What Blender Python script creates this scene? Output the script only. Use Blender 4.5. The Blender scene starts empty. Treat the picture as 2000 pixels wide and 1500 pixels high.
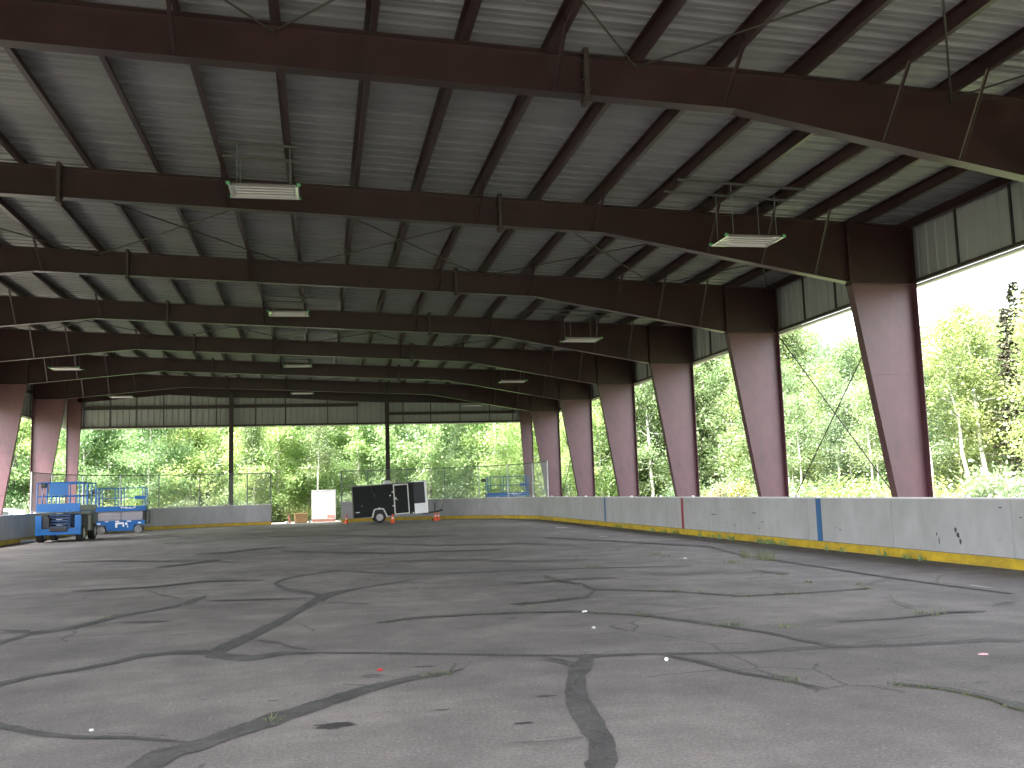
import bpy, bmesh, math, random
from mathutils import Vector, Matrix

random.seed(11)
PI = math.pi
scene = bpy.context.scene
COL = scene.collection

# ------------------------------------------------------------------ materials
def new_mat(name):
    m = bpy.data.materials.new(name)
    m.use_nodes = True
    nt = m.node_tree
    return m, nt, nt.nodes['Principled BSDF']

def rgba(c):
    return (c[0], c[1], c[2], 1.0)

def mat(name, col, rough=0.6, metal=0.0, var=0.12, scale=3.0, col2=None, fine=40.0, bump=0.0, spec=0.5, stretch=(1, 1, 1)):
    """surface of one colour with large soft patches and fine grain, optionally a second dirt colour"""
    m, nt, p = new_mat(name)
    N, L = nt.nodes, nt.links
    tc = N.new('ShaderNodeTexCoord')
    mp = N.new('ShaderNodeMapping'); mp.inputs['Scale'].default_value = stretch
    L.new(tc.outputs['Object'], mp.inputs['Vector'])
    n1 = N.new('ShaderNodeTexNoise'); n1.inputs['Scale'].default_value = scale
    n1.inputs['Detail'].default_value = 6.0; n1.inputs['Roughness'].default_value = 0.65
    L.new(mp.outputs[0], n1.inputs['Vector'])
    n2 = N.new('ShaderNodeTexNoise'); n2.inputs['Scale'].default_value = fine
    n2.inputs['Detail'].default_value = 3.0
    L.new(mp.outputs[0], n2.inputs['Vector'])
    add = N.new('ShaderNodeMath'); add.operation = 'MULTIPLY_ADD'
    L.new(n2.outputs['Fac'], add.inputs[0]); add.inputs[1].default_value = 0.35
    L.new(n1.outputs['Fac'], add.inputs[2])
    rp = N.new('ShaderNodeValToRGB')
    rp.color_ramp.elements[0].position = 0.42; rp.color_ramp.elements[1].position = 0.95
    a = [max(0.0, v * (1 - var)) for v in (col2 or col)]
    b = [min(1.0, v * (1 + var)) for v in col]
    rp.color_ramp.elements[0].color = rgba(a); rp.color_ramp.elements[1].color = rgba(b)
    L.new(add.outputs[0], rp.inputs['Fac'])
    L.new(rp.outputs['Color'], p.inputs['Base Color'])
    p.inputs['Roughness'].default_value = rough
    p.inputs['Metallic'].default_value = metal
    p.inputs['Specular IOR Level'].default_value = spec
    if bump:
        bp = N.new('ShaderNodeBump'); bp.inputs['Strength'].default_value = bump; bp.inputs['Distance'].default_value = 0.01
        L.new(add.outputs[0], bp.inputs['Height']); L.new(bp.outputs[0], p.inputs['Normal'])
    return m

def leaf_mat(name, cols, trans=0.35, scale=0.5):
    """leaf colour varies per tree (object random), by clump and by leaf; light passes through"""
    m = bpy.data.materials.new(name); m.use_nodes = True
    nt = m.node_tree; N, L = nt.nodes, nt.links
    N.remove(N['Principled BSDF'])
    out = N['Material Output']
    geo = N.new('ShaderNodeNewGeometry')
    oi = N.new('ShaderNodeObjectInfo')
    n1 = N.new('ShaderNodeTexNoise'); n1.inputs['Scale'].default_value = scale; n1.inputs['Detail'].default_value = 3.0
    L.new(geo.outputs['Position'], n1.inputs['Vector'])
    s = N.new('ShaderNodeMath'); s.operation = 'MULTIPLY_ADD'
    L.new(geo.outputs['Random Per Island'], s.inputs[0]); s.inputs[1].default_value = 0.30
    L.new(n1.outputs['Fac'], s.inputs[2])
    s2 = N.new('ShaderNodeMath'); s2.operation = 'MULTIPLY_ADD'
    L.new(oi.outputs['Random'], s2.inputs[0]); s2.inputs[1].default_value = 0.45
    L.new(s.outputs[0], s2.inputs[2])
    rp = N.new('ShaderNodeValToRGB')
    el = rp.color_ramp.elements
    el[0].position = 0.45; el[1].position = 1.2 if False else 1.0
    el[0].color = rgba(cols[0]); el[1].color = rgba(cols[-1])
    for i, c in enumerate(cols[1:-1]):
        e = el.new(0.45 + 0.55 * (i + 1) / (len(cols) - 1)); e.color = rgba(c)
    sc = N.new('ShaderNodeMath'); sc.operation = 'MULTIPLY'; sc.inputs[1].default_value = 0.85
    L.new(s2.outputs[0], sc.inputs[0]); L.new(sc.outputs[0], rp.inputs['Fac'])
    d = N.new('ShaderNodeBsdfDiffuse'); t = N.new('ShaderNodeBsdfTranslucent')
    g = N.new('ShaderNodeBsdfGlossy'); g.inputs['Roughness'].default_value = 0.45
    g.inputs['Color'].default_value = (0.6, 0.65, 0.6, 1)
    L.new(rp.outputs[0], d.inputs['Color']); L.new(rp.outputs[0], t.inputs['Color'])
    mx = N.new('ShaderNodeMixShader'); mx.inputs[0].default_value = trans
    L.new(d.outputs[0], mx.inputs[1]); L.new(t.outputs[0], mx.inputs[2])
    m2 = N.new('ShaderNodeMixShader'); m2.inputs[0].default_value = 0.07
    L.new(mx.outputs[0], m2.inputs[1]); L.new(g.outputs[0], m2.inputs[2])
    L.new(m2.outputs[0], out.inputs['Surface'])
    return m

def asphalt_mat():
    m, nt, p = new_mat('asphalt')
    N, L = nt.nodes, nt.links
    tc = N.new('ShaderNodeTexCoord')
    def noise(scale, detail, rough=0.6, vec=None):
        n = N.new('ShaderNodeTexNoise'); n.inputs['Scale'].default_value = scale
        n.inputs['Detail'].default_value = detail; n.inputs['Roughness'].default_value = rough
        L.new(vec or tc.outputs['Object'], n.inputs['Vector']); return n
    def math_(op, a, b, c=None):
        n = N.new('ShaderNodeMath'); n.operation = op
        for i, v in enumerate((a, b, c)):
            if v is None: continue
            if isinstance(v, (int, float)): n.inputs[i].default_value = v
            else: L.new(v, n.inputs[i])
        return n.outputs[0]
    mp = N.new('ShaderNodeMapping'); mp.inputs['Scale'].default_value = (0.35, 1.3, 1)
    L.new(tc.outputs['Object'], mp.inputs['Vector'])
    big = noise(0.22, 5); mid = noise(1.3, 6, 0.7); streak = noise(1.1, 5, 0.65, mp.outputs[0]); grit = noise(42, 6, 0.85)
    v = math_('MULTIPLY_ADD', mid.outputs['Fac'], 0.65, math_('MULTIPLY', big.outputs['Fac'], 0.8))
    v = math_('MULTIPLY_ADD', streak.outputs['Fac'], 0.28, v)
    v = math_('MULTIPLY_ADD', grit.outputs['Fac'], 1.25, v)
    rp = N.new('ShaderNodeValToRGB')
    rp.color_ramp.elements[0].position = 0.30; rp.color_ramp.elements[0].color = (0.080, 0.071, 0.066, 1)
    rp.color_ramp.elements[1].position = 0.85; rp.color_ramp.elements[1].color = (0.37, 0.33, 0.303, 1)
    e = rp.color_ramp.elements.new(0.55); e.color = (0.178, 0.160, 0.150, 1)
    L.new(math_('MULTIPLY_ADD', math_('SUBTRACT', v, 1.485), 0.72, 0.56), rp.inputs['Fac'])
    # pale grains of stone showing in the surface
    vo = N.new('ShaderNodeTexVoronoi'); vo.inputs['Scale'].default_value = 34.0
    L.new(tc.outputs['Object'], vo.inputs['Vector'])
    near = math_('LESS_THAN', vo.outputs['Distance'], 0.17)
    sep = N.new('ShaderNodeSeparateColor'); L.new(vo.outputs['Color'], sep.inputs[0])
    pick = math_('GREATER_THAN', sep.outputs[0], 0.82)
    fl = math_('MULTIPLY', near, pick)
    mx = N.new('ShaderNodeMix'); mx.data_type = 'RGBA'
    L.new(math_('MULTIPLY', fl, 0.75), mx.inputs[0]); L.new(rp.outputs[0], mx.inputs[6]); mx.inputs[7].default_value = (0.42, 0.40, 0.38, 1)
    # hairline cracks: only in patches
    wob = noise(1.6, 4)
    mv = N.new('ShaderNodeMix'); mv.data_type = 'VECTOR'; mv.inputs[0].default_value = 0.18
    L.new(tc.outputs['Object'], mv.inputs[4]); L.new(wob.outputs['Color'], mv.inputs[5])
    v2 = N.new('ShaderNodeTexVoronoi'); v2.feature = 'DISTANCE_TO_EDGE'; v2.inputs['Scale'].default_value = 0.62
    L.new(mv.outputs[1], v2.inputs['Vector'])
    line = math_('LESS_THAN', v2.outputs['Distance'], 0.0065)
    mask = math_('GREATER_THAN', noise(0.35, 2).outputs['Fac'], 0.54)
    cr = math_('MULTIPLY', line, mask)
    m3 = N.new('ShaderNodeMix'); m3.data_type = 'RGBA'
    L.new(math_('MULTIPLY', cr, 0.45), m3.inputs[0]); L.new(mx.outputs[2], m3.inputs[6]); m3.inputs[7].default_value = (0.035, 0.034, 0.03, 1)
    # oil spots and damp patches
    sp = N.new('ShaderNodeTexVoronoi'); sp.inputs['Scale'].default_value = 0.9
    L.new(mv.outputs[1], sp.inputs['Vector'])
    s2 = N.new('ShaderNodeSeparateColor'); L.new(sp.outputs['Color'], s2.inputs[0])
    sz = math_('MULTIPLY', s2.outputs[1], 0.10)
    spot = math_('MULTIPLY', math_('LESS_THAN', sp.outputs['Distance'], sz), math_('GREATER_THAN', s2.outputs[0], 0.72))
    m4 = N.new('ShaderNodeMix'); m4.data_type = 'RGBA'
    L.new(math_('MULTIPLY', spot, 0.45), m4.inputs[0]); L.new(m3.outputs[2], m4.inputs[6]); m4.inputs[7].default_value = (0.04, 0.038, 0.036, 1)
    L.new(m4.outputs[2], p.inputs['Base Color'])
    p.inputs['Roughness'].default_value = 0.86
    p.inputs['Specular IOR Level'].default_value = 0.35
    bp = N.new('ShaderNodeBump'); bp.inputs['Strength'].default_value = 0.8; bp.inputs['Distance'].default_value = 0.008
    L.new(math_('ADD', grit.outputs['Fac'], mid.outputs['Fac']), bp.inputs['Height']); L.new(bp.outputs[0], p.inputs['Normal'])
    return m

def bark_mat(name, light, dark, scale=6.0, th=0.58):
    m, nt, p = new_mat(name)
    N, L = nt.nodes, nt.links
    tc = N.new('ShaderNodeTexCoord')
    mp = N.new('ShaderNodeMapping'); mp.inputs['Scale'].default_value = (1.0, 1.0, 2.2)
    L.new(tc.outputs['Object'], mp.inputs['Vector'])
    n = N.new('ShaderNodeTexNoise'); n.inputs['Scale'].default_value = scale; n.inputs['Detail'].default_value = 4
    L.new(mp.outputs[0], n.inputs['Vector'])
    rp = N.new('ShaderNodeValToRGB')
    rp.color_ramp.elements[0].position = th - 0.06; rp.color_ramp.elements[0].color = rgba(light)
    rp.color_ramp.elements[1].position = th + 0.06; rp.color_ramp.elements[1].color = rgba(dark)
    L.new(n.outputs['Fac'], rp.inputs['Fac']); L.new(rp.outputs[0], p.inputs['Base Color'])
    p.inputs['Roughness'].default_value = 0.85
    return m

COLUMN = mat('lit_maroon_steel', (0.112, 0.045, 0.058), 0.45, var=0.18, scale=0.9, col2=(0.072, 0.030, 0.038), fine=7, stretch=(1, 1, 0.45))  # paler copy of the maroon beam steel: daylight on the columns put into the colour
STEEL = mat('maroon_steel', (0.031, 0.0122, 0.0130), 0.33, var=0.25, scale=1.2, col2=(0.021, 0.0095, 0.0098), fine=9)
STEEL_DARK = mat('brown_steel', (0.032, 0.020, 0.019), 0.5, var=0.15, scale=1.5)
DECK = mat('galvanised_deck', (0.196, 0.191, 0.199), 0.42, var=0.10, scale=0.9, col2=(0.146, 0.142, 0.148), fine=5, stretch=(0.35, 1.6, 1))
PANEL = mat('grey_wall_panel', (0.30, 0.298, 0.306), 0.45, var=0.08, scale=0.8, fine=8, stretch=(1, 1, 0.4))
SEAM = mat('dark_seam', (0.035, 0.032, 0.030), 0.7)
FLASH = mat('pale_flashing', (0.62, 0.58, 0.58), 0.45, var=0.08)
ROD = mat('steel_rod', (0.035, 0.028, 0.027), 0.6, spec=0.3)
RAIL = mat('strut_rail', (0.085, 0.085, 0.08), 0.45, metal=0.3, var=0.1)
GALV = mat('galvanised_pipe', (0.52, 0.54, 0.55), 0.4, metal=0.5, var=0.1)
GALV_DARK = mat('weathered_pipe', (0.16, 0.18, 0.19), 0.5, metal=0.3, var=0.1)
WIRE = mat('fence_wire', (0.20, 0.23, 0.21), 0.5, metal=0.4)
BOARD = mat('white_board', (0.43, 0.425, 0.445), 0.5, var=0.05, scale=1.3, col2=(0.33, 0.325, 0.33), fine=5, stretch=(1, 1, 0.5))
KICK = mat('yellow_kick', (0.66, 0.445, 0.016), 0.5, var=0.08, scale=2.0, col2=(0.29, 0.20, 0.025), fine=18, stretch=(1, 1, 2))
LEDGE = mat('black_ledge', (0.10, 0.098, 0.095), 0.7)
CAPM = mat('white_cap', (0.74, 0.72, 0.73), 0.45, var=0.06)
REDP = mat('red_stripe', (0.24, 0.022, 0.040), 0.5)
BLUEP = mat('blue_stripe', (0.03, 0.115, 0.27), 0.5)
TIMBER = mat('framing_timber', (0.26, 0.20, 0.14), 0.8)
SCUFF = mat('black_scuff', (0.05, 0.05, 0.05), 0.8)
ASPHALT = asphalt_mat()
TAR = mat('crack_sealant', (0.112, 0.104, 0.099), 0.8, var=0.12, scale=3.5, col2=(0.040, 0.038, 0.037), fine=28, bump=0.4)
GRIME = mat('dark_grime', (0.105, 0.098, 0.090), 0.9, var=0.3, scale=4, col2=(0.045, 0.043, 0.040), fine=30)
STAIN = mat('oil_stain', (0.055, 0.050, 0.048), 0.6, var=0.25, scale=5)
PAINT = mat('worn_white_paint', (0.42, 0.41, 0.40), 0.7, var=0.15, scale=8)
SOIL = mat('grass_ground', (0.10, 0.135, 0.045), 0.95, var=0.35, scale=0.6, col2=(0.10, 0.085, 0.055), fine=12, bump=0.6)
GRAVEL = mat('pale_gravel', (0.36, 0.34, 0.31), 0.9, var=0.2, scale=1.0, fine=70, bump=0.6)
LIFTB = mat('lift_blue', (0.008, 0.118, 0.37), 0.38, var=0.10, scale=2.0, fine=14)
LIFTG = mat('lift_grey', (0.40, 0.37, 0.40), 0.45, var=0.1)
BLACK = mat('black_metal', (0.022, 0.022, 0.025), 0.5, var=0.2)
RUBBER = mat('tyre_rubber', (0.025, 0.024, 0.023), 0.8, var=0.3, scale=6)
RUBBERG = mat('grey_tyre', (0.24, 0.235, 0.23), 0.8, var=0.2, scale=6)
RIM = mat('steel_rim', (0.42, 0.42, 0.42), 0.45, metal=0.1)
WHITE = mat('white_paint', (0.86, 0.86, 0.86), 0.4, var=0.04)
TRAILB = mat('trailer_black', (0.006, 0.0075, 0.0078), 0.5, var=0.25, scale=2.2, col2=(0.010, 0.012, 0.012), fine=10, spec=0.25)
TRAILD = mat('trailer_nose_grey', (0.012, 0.015, 0.020), 0.4, var=0.15, spec=0.4)
ALU = mat('aluminium_trim', (0.55, 0.55, 0.53), 0.35, metal=0.55, var=0.08)
ORANGE = mat('cone_orange', (0.80, 0.10, 0.025), 0.5, var=0.06)
REFL = mat('cone_collar', (0.85, 0.55, 0.48), 0.4)
TAN = mat('tan_crate', (0.58, 0.36, 0.17), 0.7, var=0.1)
SALMON = mat('faded_red', (0.62, 0.30, 0.24), 0.7, var=0.15)
LAMPW = mat('white_reflector', (0.46, 0.435, 0.445), 0.18, var=0.03, spec=1.0)
LAMPW.node_tree.nodes['Principled BSDF'].inputs['Coat Weight'].default_value = 1.0
GREEN = mat('green_cap', (0.10, 0.36, 0.16), 0.4)
TUBEW = mat('lamp_tube', (0.52, 0.49, 0.50), 0.2, var=0.02)
CARW = mat('car_white', (0.80, 0.80, 0.82), 0.2, var=0.02)
GLASSD = mat('dark_glass', (0.03, 0.035, 0.04), 0.08, var=0.1)
HOUSEW = mat('cream_wall', (0.62, 0.50, 0.34), 0.7, var=0.06)
ROOFS = mat('pale_roof', (0.42, 0.38, 0.36), 0.8, var=0.15)
BARK_W = bark_mat('birch_bark', (0.62, 0.60, 0.54), (0.10, 0.09, 0.08), 5.0, 0.60)
BARK_A = bark_mat('aspen_bark', (0.40, 0.41, 0.32), (0.10, 0.10, 0.08), 5.0, 0.57)
BARK_S = bark_mat('spruce_bark', (0.12, 0.095, 0.075), (0.06, 0.05, 0.04))
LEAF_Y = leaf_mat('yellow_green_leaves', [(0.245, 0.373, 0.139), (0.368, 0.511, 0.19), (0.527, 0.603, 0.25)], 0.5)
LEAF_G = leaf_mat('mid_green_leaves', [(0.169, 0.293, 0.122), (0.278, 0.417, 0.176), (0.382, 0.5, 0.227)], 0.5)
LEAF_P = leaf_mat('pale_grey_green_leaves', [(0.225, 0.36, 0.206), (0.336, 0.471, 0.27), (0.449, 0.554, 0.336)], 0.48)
LEAF_S = leaf_mat('spruce_needles', [(0.06, 0.068, 0.042), (0.125, 0.125, 0.085), (0.23, 0.205, 0.14)], 0.15)
LEAF_D = leaf_mat('deep_woods_leaves', [(0.133, 0.253, 0.129), (0.216, 0.362, 0.183), (0.349, 0.482, 0.246)], 0.5, 0.25)
LEAF_O = leaf_mat('orange_yellow_leaves', [(0.13, 0.14, 0.03), (0.24, 0.21, 0.04), (0.33, 0.22, 0.04)], 0.35, 1.2)
LEAF_R = leaf_mat('rusty_leaves', [(0.208, 0.078, 0.046), (0.338, 0.156, 0.078), (0.312, 0.26, 0.104)], 0.3, 1.2)
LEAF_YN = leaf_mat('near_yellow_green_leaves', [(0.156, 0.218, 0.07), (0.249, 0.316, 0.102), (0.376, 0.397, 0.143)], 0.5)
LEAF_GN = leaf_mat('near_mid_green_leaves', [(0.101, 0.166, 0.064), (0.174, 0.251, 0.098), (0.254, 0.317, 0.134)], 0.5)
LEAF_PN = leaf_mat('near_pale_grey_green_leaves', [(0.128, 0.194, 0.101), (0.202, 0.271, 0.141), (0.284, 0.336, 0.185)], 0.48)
GRASSM = leaf_mat('weed_blades', [(0.06, 0.085, 0.03), (0.15, 0.18, 0.07), (0.26, 0.27, 0.13)], 0.35, 2.0)

# ------------------------------------------------------------------ mesh building
class MB:
    def __init__(self, mtx=None):
        self.v, self.f, self.mtx, self.smooth = [], [], mtx, []
    def add(self, vs, fs, smooth=False):
        o = len(self.v)
        if self.mtx is not None:
            vs = [self.mtx @ Vector(q) for q in vs]
        self.v += [tuple(q) for q in vs]
        self.f += [tuple(i + o for i in f) for f in fs]
        self.smooth += [smooth] * len(fs)
        return self
    def box(self, x0, x1, y0, y1, z0, z1):
        vs = [(x0, y0, z0), (x1, y0, z0), (x1, y1, z0), (x0, y1, z0), (x0, y0, z1), (x1, y0, z1), (x1, y1, z1), (x0, y1, z1)]
        return self.add(vs, [(3, 2, 1, 0), (4, 5, 6, 7), (0, 1, 5, 4), (1, 2, 6, 5), (2, 3, 7, 6), (3, 0, 4, 7)])
    def bbox(self, x0, x1, y0, y1, z0, z1, b=0.02):
        """box with chamfered vertical and horizontal edges"""
        bm = bmesh.new()
        vs = [bm.verts.new(q) for q in [(x0, y0, z0), (x1, y0, z0), (x1, y1, z0), (x0, y1, z0), (x0, y0, z1), (x1, y0, z1), (x1, y1, z1), (x0, y1, z1)]]
        for f in [(3, 2, 1, 0), (4, 5, 6, 7), (0, 1, 5, 4), (1, 2, 6, 5), (2, 3, 7, 6), (3, 0, 4, 7)]:
            bm.faces.new([vs[i] for i in f])
        bmesh.ops.bevel(bm, geom=bm.edges[:], offset=b, segments=2, profile=0.6, affect='EDGES')
        bm.verts.index_update()
        self.add([q.co[:] for q in bm.verts], [[q.index for q in f.verts] for f in bm.faces])
        bm.free(); return self
    def prism(self, poly, y0, y1):
        """polygon in XZ extruded along Y"""
        n = len(poly)
        vs = [(p[0], y0, p[1]) for p in poly] + [(p[0], y1, p[1]) for p in poly]
        fs = [tuple(range(n)), tuple(range(2 * n - 1, n - 1, -1))]
        fs += [(i, i + n, (i + 1) % n + n, (i + 1) % n) for i in range(n)]
        return self.add(vs, fs)
    def prism_z(self, poly, z0, z1):
        n = len(poly)
        vs = [(p[0], p[1], z0) for p in poly] + [(p[0], p[1], z1) for p in poly]
        fs = [tuple(range(n - 1, -1, -1)), tuple(range(n, 2 * n))]
        fs += [(i, (i + 1) % n, (i + 1) % n + n, i + n) for i in range(n)]
        return self.add(vs, fs)
    def prism_x(self, poly, x0, x1):
        n = len(poly)
        vs = [(x0, p[0], p[1]) for p in poly] + [(x1, p[0], p[1]) for p in poly]
        fs = [tuple(range(n - 1, -1, -1)), tuple(range(n, 2 * n))]
        fs += [(i, (i + 1) % n, (i + 1) % n + n, i + n) for i in range(n)]
        return self.add(vs, fs)
    def bar(self, a, b, w, h, up=(0, 0, 1)):
        """rectangular bar from a to b, w sideways, h along up"""
        a, b = Vector(a), Vector(b)
        d = (b - a).normalized(); u = Vector(up)
        s = d.cross(u)
        if s.length < 1e-5: s = d.cross(Vector((1, 0, 0)))
        s.normalize(); u = s.cross(d).normalized()
        vs = []
        for q in (a, b):
            for i, j in ((-1, -1), (1, -1), (1, 1), (-1, 1)):
                vs.append(q + s * (w / 2 * i) + u * (h / 2 * j))
        return self.add(vs, [(0, 1, 2, 3), (7, 6, 5, 4), (0, 4, 5, 1), (1, 5, 6, 2), (2, 6, 7, 3), (3, 7, 4, 0)])
    def tube(self, pts, r, n=8, r2=None, cap=True):
        pts = [Vector(q) for q in pts]; m = len(pts); vs = []
        prev = None
        for i, q in enumerate(pts):
            d = (pts[min(i + 1, m - 1)] - pts[max(i - 1, 0)])
            if d.length < 1e-9: d = Vector((0, 0, 1))
            d.normalize()
            if prev is None:
                s = d.cross(Vector((0, 0, 1)))
                if s.length < 1e-3: s = d.cross(Vector((1, 0, 0)))
            else:
                s = prev - d * prev.dot(d)
            s.normalize(); prev = s; t = d.cross(s)
            rr = r[i] if isinstance(r, (list, tuple)) else (r if r2 is None else r + (r2 - r) * i / max(1, m - 1))
            for k in range(n):
                a = 2 * PI * k / n
                vs.append(q + s * (rr * math.cos(a)) + t * (rr * math.sin(a)))
        fs = []
        for i in range(m - 1):
            for k in range(n):
                fs.append((i * n + k, i * n + (k + 1) % n, (i + 1) * n + (k + 1) % n, (i + 1) * n + k))
        if cap:
            fs.append(tuple(range(n - 1, -1, -1))); fs.append(tuple(range((m - 1) * n, m * n)))
        return self.add(vs, fs, True)
    def lathe(self, prof, centre, axis='z', n=20, cap=True):
        """profile of (radius, height) turned round an axis through centre"""
        vs, fs = [], []
        for r, h in prof:
            for k in range(n):
                a = 2 * PI * k / n; c, s = r * math.cos(a), r * math.sin(a)
                q = (c, s, h) if axis == 'z' else ((h, c, s) if axis == 'x' else (c, h, s))
                vs.append((q[0] + centre[0], q[1] + centre[1], q[2] + centre[2]))
        m = len(prof)
        for i in range(m - 1):
            for k in range(n):
                fs.append((i * n + k, i * n + (k + 1) % n, (i + 1) * n + (k + 1) % n, (i + 1) * n + k))
        if cap: fs.append(tuple(range(n))); fs.append(tuple(range((m - 1) * n, m * n)))
        return self.add(vs, fs, True)
    def build(self, name, m, parent=None):
        me = bpy.data.meshes.new(name)
        me.from_pydata(self.v, [], self.f)
        me.update()
        if any(self.smooth):
            me.polygons.foreach_set('use_smooth', self.smooth)
            try: me.set_sharp_from_angle(angle=math.radians(40))
            except Exception: pass
        if m is not None: me.materials.append(m)
        o = bpy.data.objects.new(name, me); COL.objects.link(o)
        if parent is not None: o.parent = parent
        return o

def fix_normals(o):
    bm = bmesh.new(); bm.from_mesh(o.data)
    bmesh.ops.recalc_face_normals(bm, faces=bm.faces[:])
    bm.to_mesh(o.data); bm.free(); return o

def tag(o, label=None, cat=None, group=None, kind=None):
    if label: o['label'] = label
    if cat: o['category'] = cat
    if group: o['group'] = group
    if kind: o['kind'] = kind
    return o

def thing(name, label, cat, loc=(0, 0, 0), rz=0.0, group=None):
    o = bpy.data.objects.new(name, None); COL.objects.link(o)
    o.empty_display_size = 0.3
    o.location = loc; o.rotation_euler = (0, 0, rz)
    return tag(o, label, cat, group)

def copy_tree(o, parent=None):
    c = o.copy(); COL.objects.link(c)
    if parent is not None: c.parent = parent
    for ch in list(o.children): copy_tree(ch, c)
    return c

# ------------------------------------------------------------------ building dimensions
SL = 0.0401                      # roof falls gently from left to right
FRAMES = [-0.762, 5.334, 11.43, 17.526, 23.622, 29.718, 35.814, 41.91, 48.006]
YG = 52.36                       # gable frame
Y0 = -1.7                        # open near end of the roof
def zt(x): return 7.18 - SL * x  # top of rafters
def zb(x):
    a = abs(x)
    d = 6.62 if a <= 6.0 else 6.62 - (a - 6.0) / 5.26 * 0.72
    return d - SL * x
KX = 11.26; OX = 12.70
SUN_E = 2.3
EXPO = 3.6
# ------------------------------------------------------------------ the shelter building
shelter = thing('open_rink_shelter', 'open-sided maroon steel rink shelter with ribbed metal roof and tapered columns', 'building', (0, 0, 0))

def rafter_meshes():
    b = MB()
    xs = [-KX, -8.6, -6.0, -3.9, 0.0, 3.9, 6.0, 8.6, KX]
    b.prism([(x, zb(x) + 0.012) for x in xs] + [(x, zt(x) - 0.012) for x in reversed(xs)], -0.004, 0.004)
    for x0, x1 in zip(xs[:-1], xs[1:]):
        for z, dz in ((zb, 0.006), (zt, -0.006)):
            b.bar((x0 - 0.002, 0, z(x0) + dz), (x1 + 0.002, 0, z(x1) + dz), 0.20, 0.012)
    for x in (-KX + 0.02, KX - 0.02):                                    # end plates at the columns
        b.box(x - 0.008, x + 0.008, -0.105, 0.105, zb(x) - 0.05, zt(x) + 0.03)
    s = []
    for x in (-3.95, 3.95):
        p = MB()
        for dx in (-0.016, 0.016):
            p.box(x + dx - 0.0155, x + dx + 0.0155, -0.11, 0.11, zb(x) - 0.085, zt(x) + 0.075)
        for k in range(6):
            for sy in (-0.06, 0.06):
                z = zb(x) - 0.04 + k * 0.128
                p.tube([(x - 0.055, sy, z), (x + 0.055, sy, z)], 0.013, 6)
        s.append(p)
    br = []
    for x in (-10.47, -9.31, -8.15, -5.83, -1.13, 3.51, 5.83, 8.15, 9.31, 10.47):
        p = MB()
        for sg in (-1, 1):
            a = (x, 0.09 * sg, zb(x) + 0.02); c = (x, 0.80 * sg, zt(x) + 0.03)
            p.bar(a, c, 0.045, 0.006); p.bar((a[0] + 0.02, a[1], a[2] + 0.0), (c[0] + 0.02, c[1], c[2]), 0.006, 0.045)
            p.box(x - 0.015, x + 0.05, 0.79 * sg - 0.012, 0.79 * sg + 0.012, zt(x) + 0.03, zt(x) + 0.13)
        br.append(p)
    return b, s, br

def column_mb(sg):
    b = MB()
    zk = zb(sg * KX)
    def xin(z): return KX + (zk - z) * 0.158
    xi0 = xin(0.0)
    ztop = zt(sg * OX)
    web = [(xi0, 0.02), (OX - 0.012, 0.02), (OX - 0.012, zk - 0.021), (KX + 0.003, zk - 0.021)]
    b.prism([(sg * x, z) for x, z in web], -0.005, 0.005)
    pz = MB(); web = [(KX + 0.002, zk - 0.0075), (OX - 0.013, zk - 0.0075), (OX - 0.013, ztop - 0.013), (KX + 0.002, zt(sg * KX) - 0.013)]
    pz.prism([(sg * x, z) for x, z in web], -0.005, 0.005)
    b.bar((sg * (xi0 - 0.006), 0, 0.0), (sg * (KX - 0.006), 0, zk), 0.215, 0.012, (1, 0, 0))
    b.box(min(sg * (OX - 0.012), sg * OX), max(sg * (OX - 0.012), sg * OX), -0.17, 0.17, 0.0, zk - 0.0205)
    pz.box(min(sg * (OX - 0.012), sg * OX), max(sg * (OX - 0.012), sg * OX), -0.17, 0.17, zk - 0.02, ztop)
    b.box(min(sg * (KX + 0.01), sg * (OX - 0.013)), max(sg * (KX + 0.01), sg * (OX - 0.013)), -0.10, 0.10, zk - 0.02, zk - 0.008)   # stiffener
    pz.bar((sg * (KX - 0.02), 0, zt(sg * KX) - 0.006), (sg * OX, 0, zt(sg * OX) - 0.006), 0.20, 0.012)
    b.box(min(sg * (xi0 - 0.10), sg * (OX + 0.06)), max(sg * (xi0 - 0.10), sg * (OX + 0.06)), -0.16, 0.16, 0.0, 0.02)             # base plate
    for z in (1.85, 3.55):
        b.box(min(sg * (xin(z) + 0.01), sg * (OX - 0.014)), max(sg * (xin(z) + 0.01), sg * (OX - 0.014)), -0.011, 0.011, z, z + 0.010)  # weld seam
    for k in range(8):
        z = zk + 0.06 + k * 0.15
        for sy in (-0.07, 0.07):
            pz.tube([(sg * (KX - 0.03), sy, z), (sg * (KX + 0.035), sy, z)], 0.013, 6)
    return b, pz

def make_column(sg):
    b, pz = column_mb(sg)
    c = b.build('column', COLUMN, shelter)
    pz.build('knee_panel', STEEL, c)  # darker beam steel here paints in the shade under the eave
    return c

rb, sp, brc = rafter_meshes()
proto = {}
for i, Y in enumerate(FRAMES):
    if i == 0:
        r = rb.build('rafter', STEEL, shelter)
        for p in sp: p.build('splice_plate', STEEL_DARK, r)
        for p in brc: p.build('flange_brace', STEEL, r)
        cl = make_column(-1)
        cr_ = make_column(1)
        proto = (r, cl, cr_)
        for o in proto: o.location.y = Y
    else:
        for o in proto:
            c = copy_tree(o, shelter); c.location.y = Y

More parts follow.
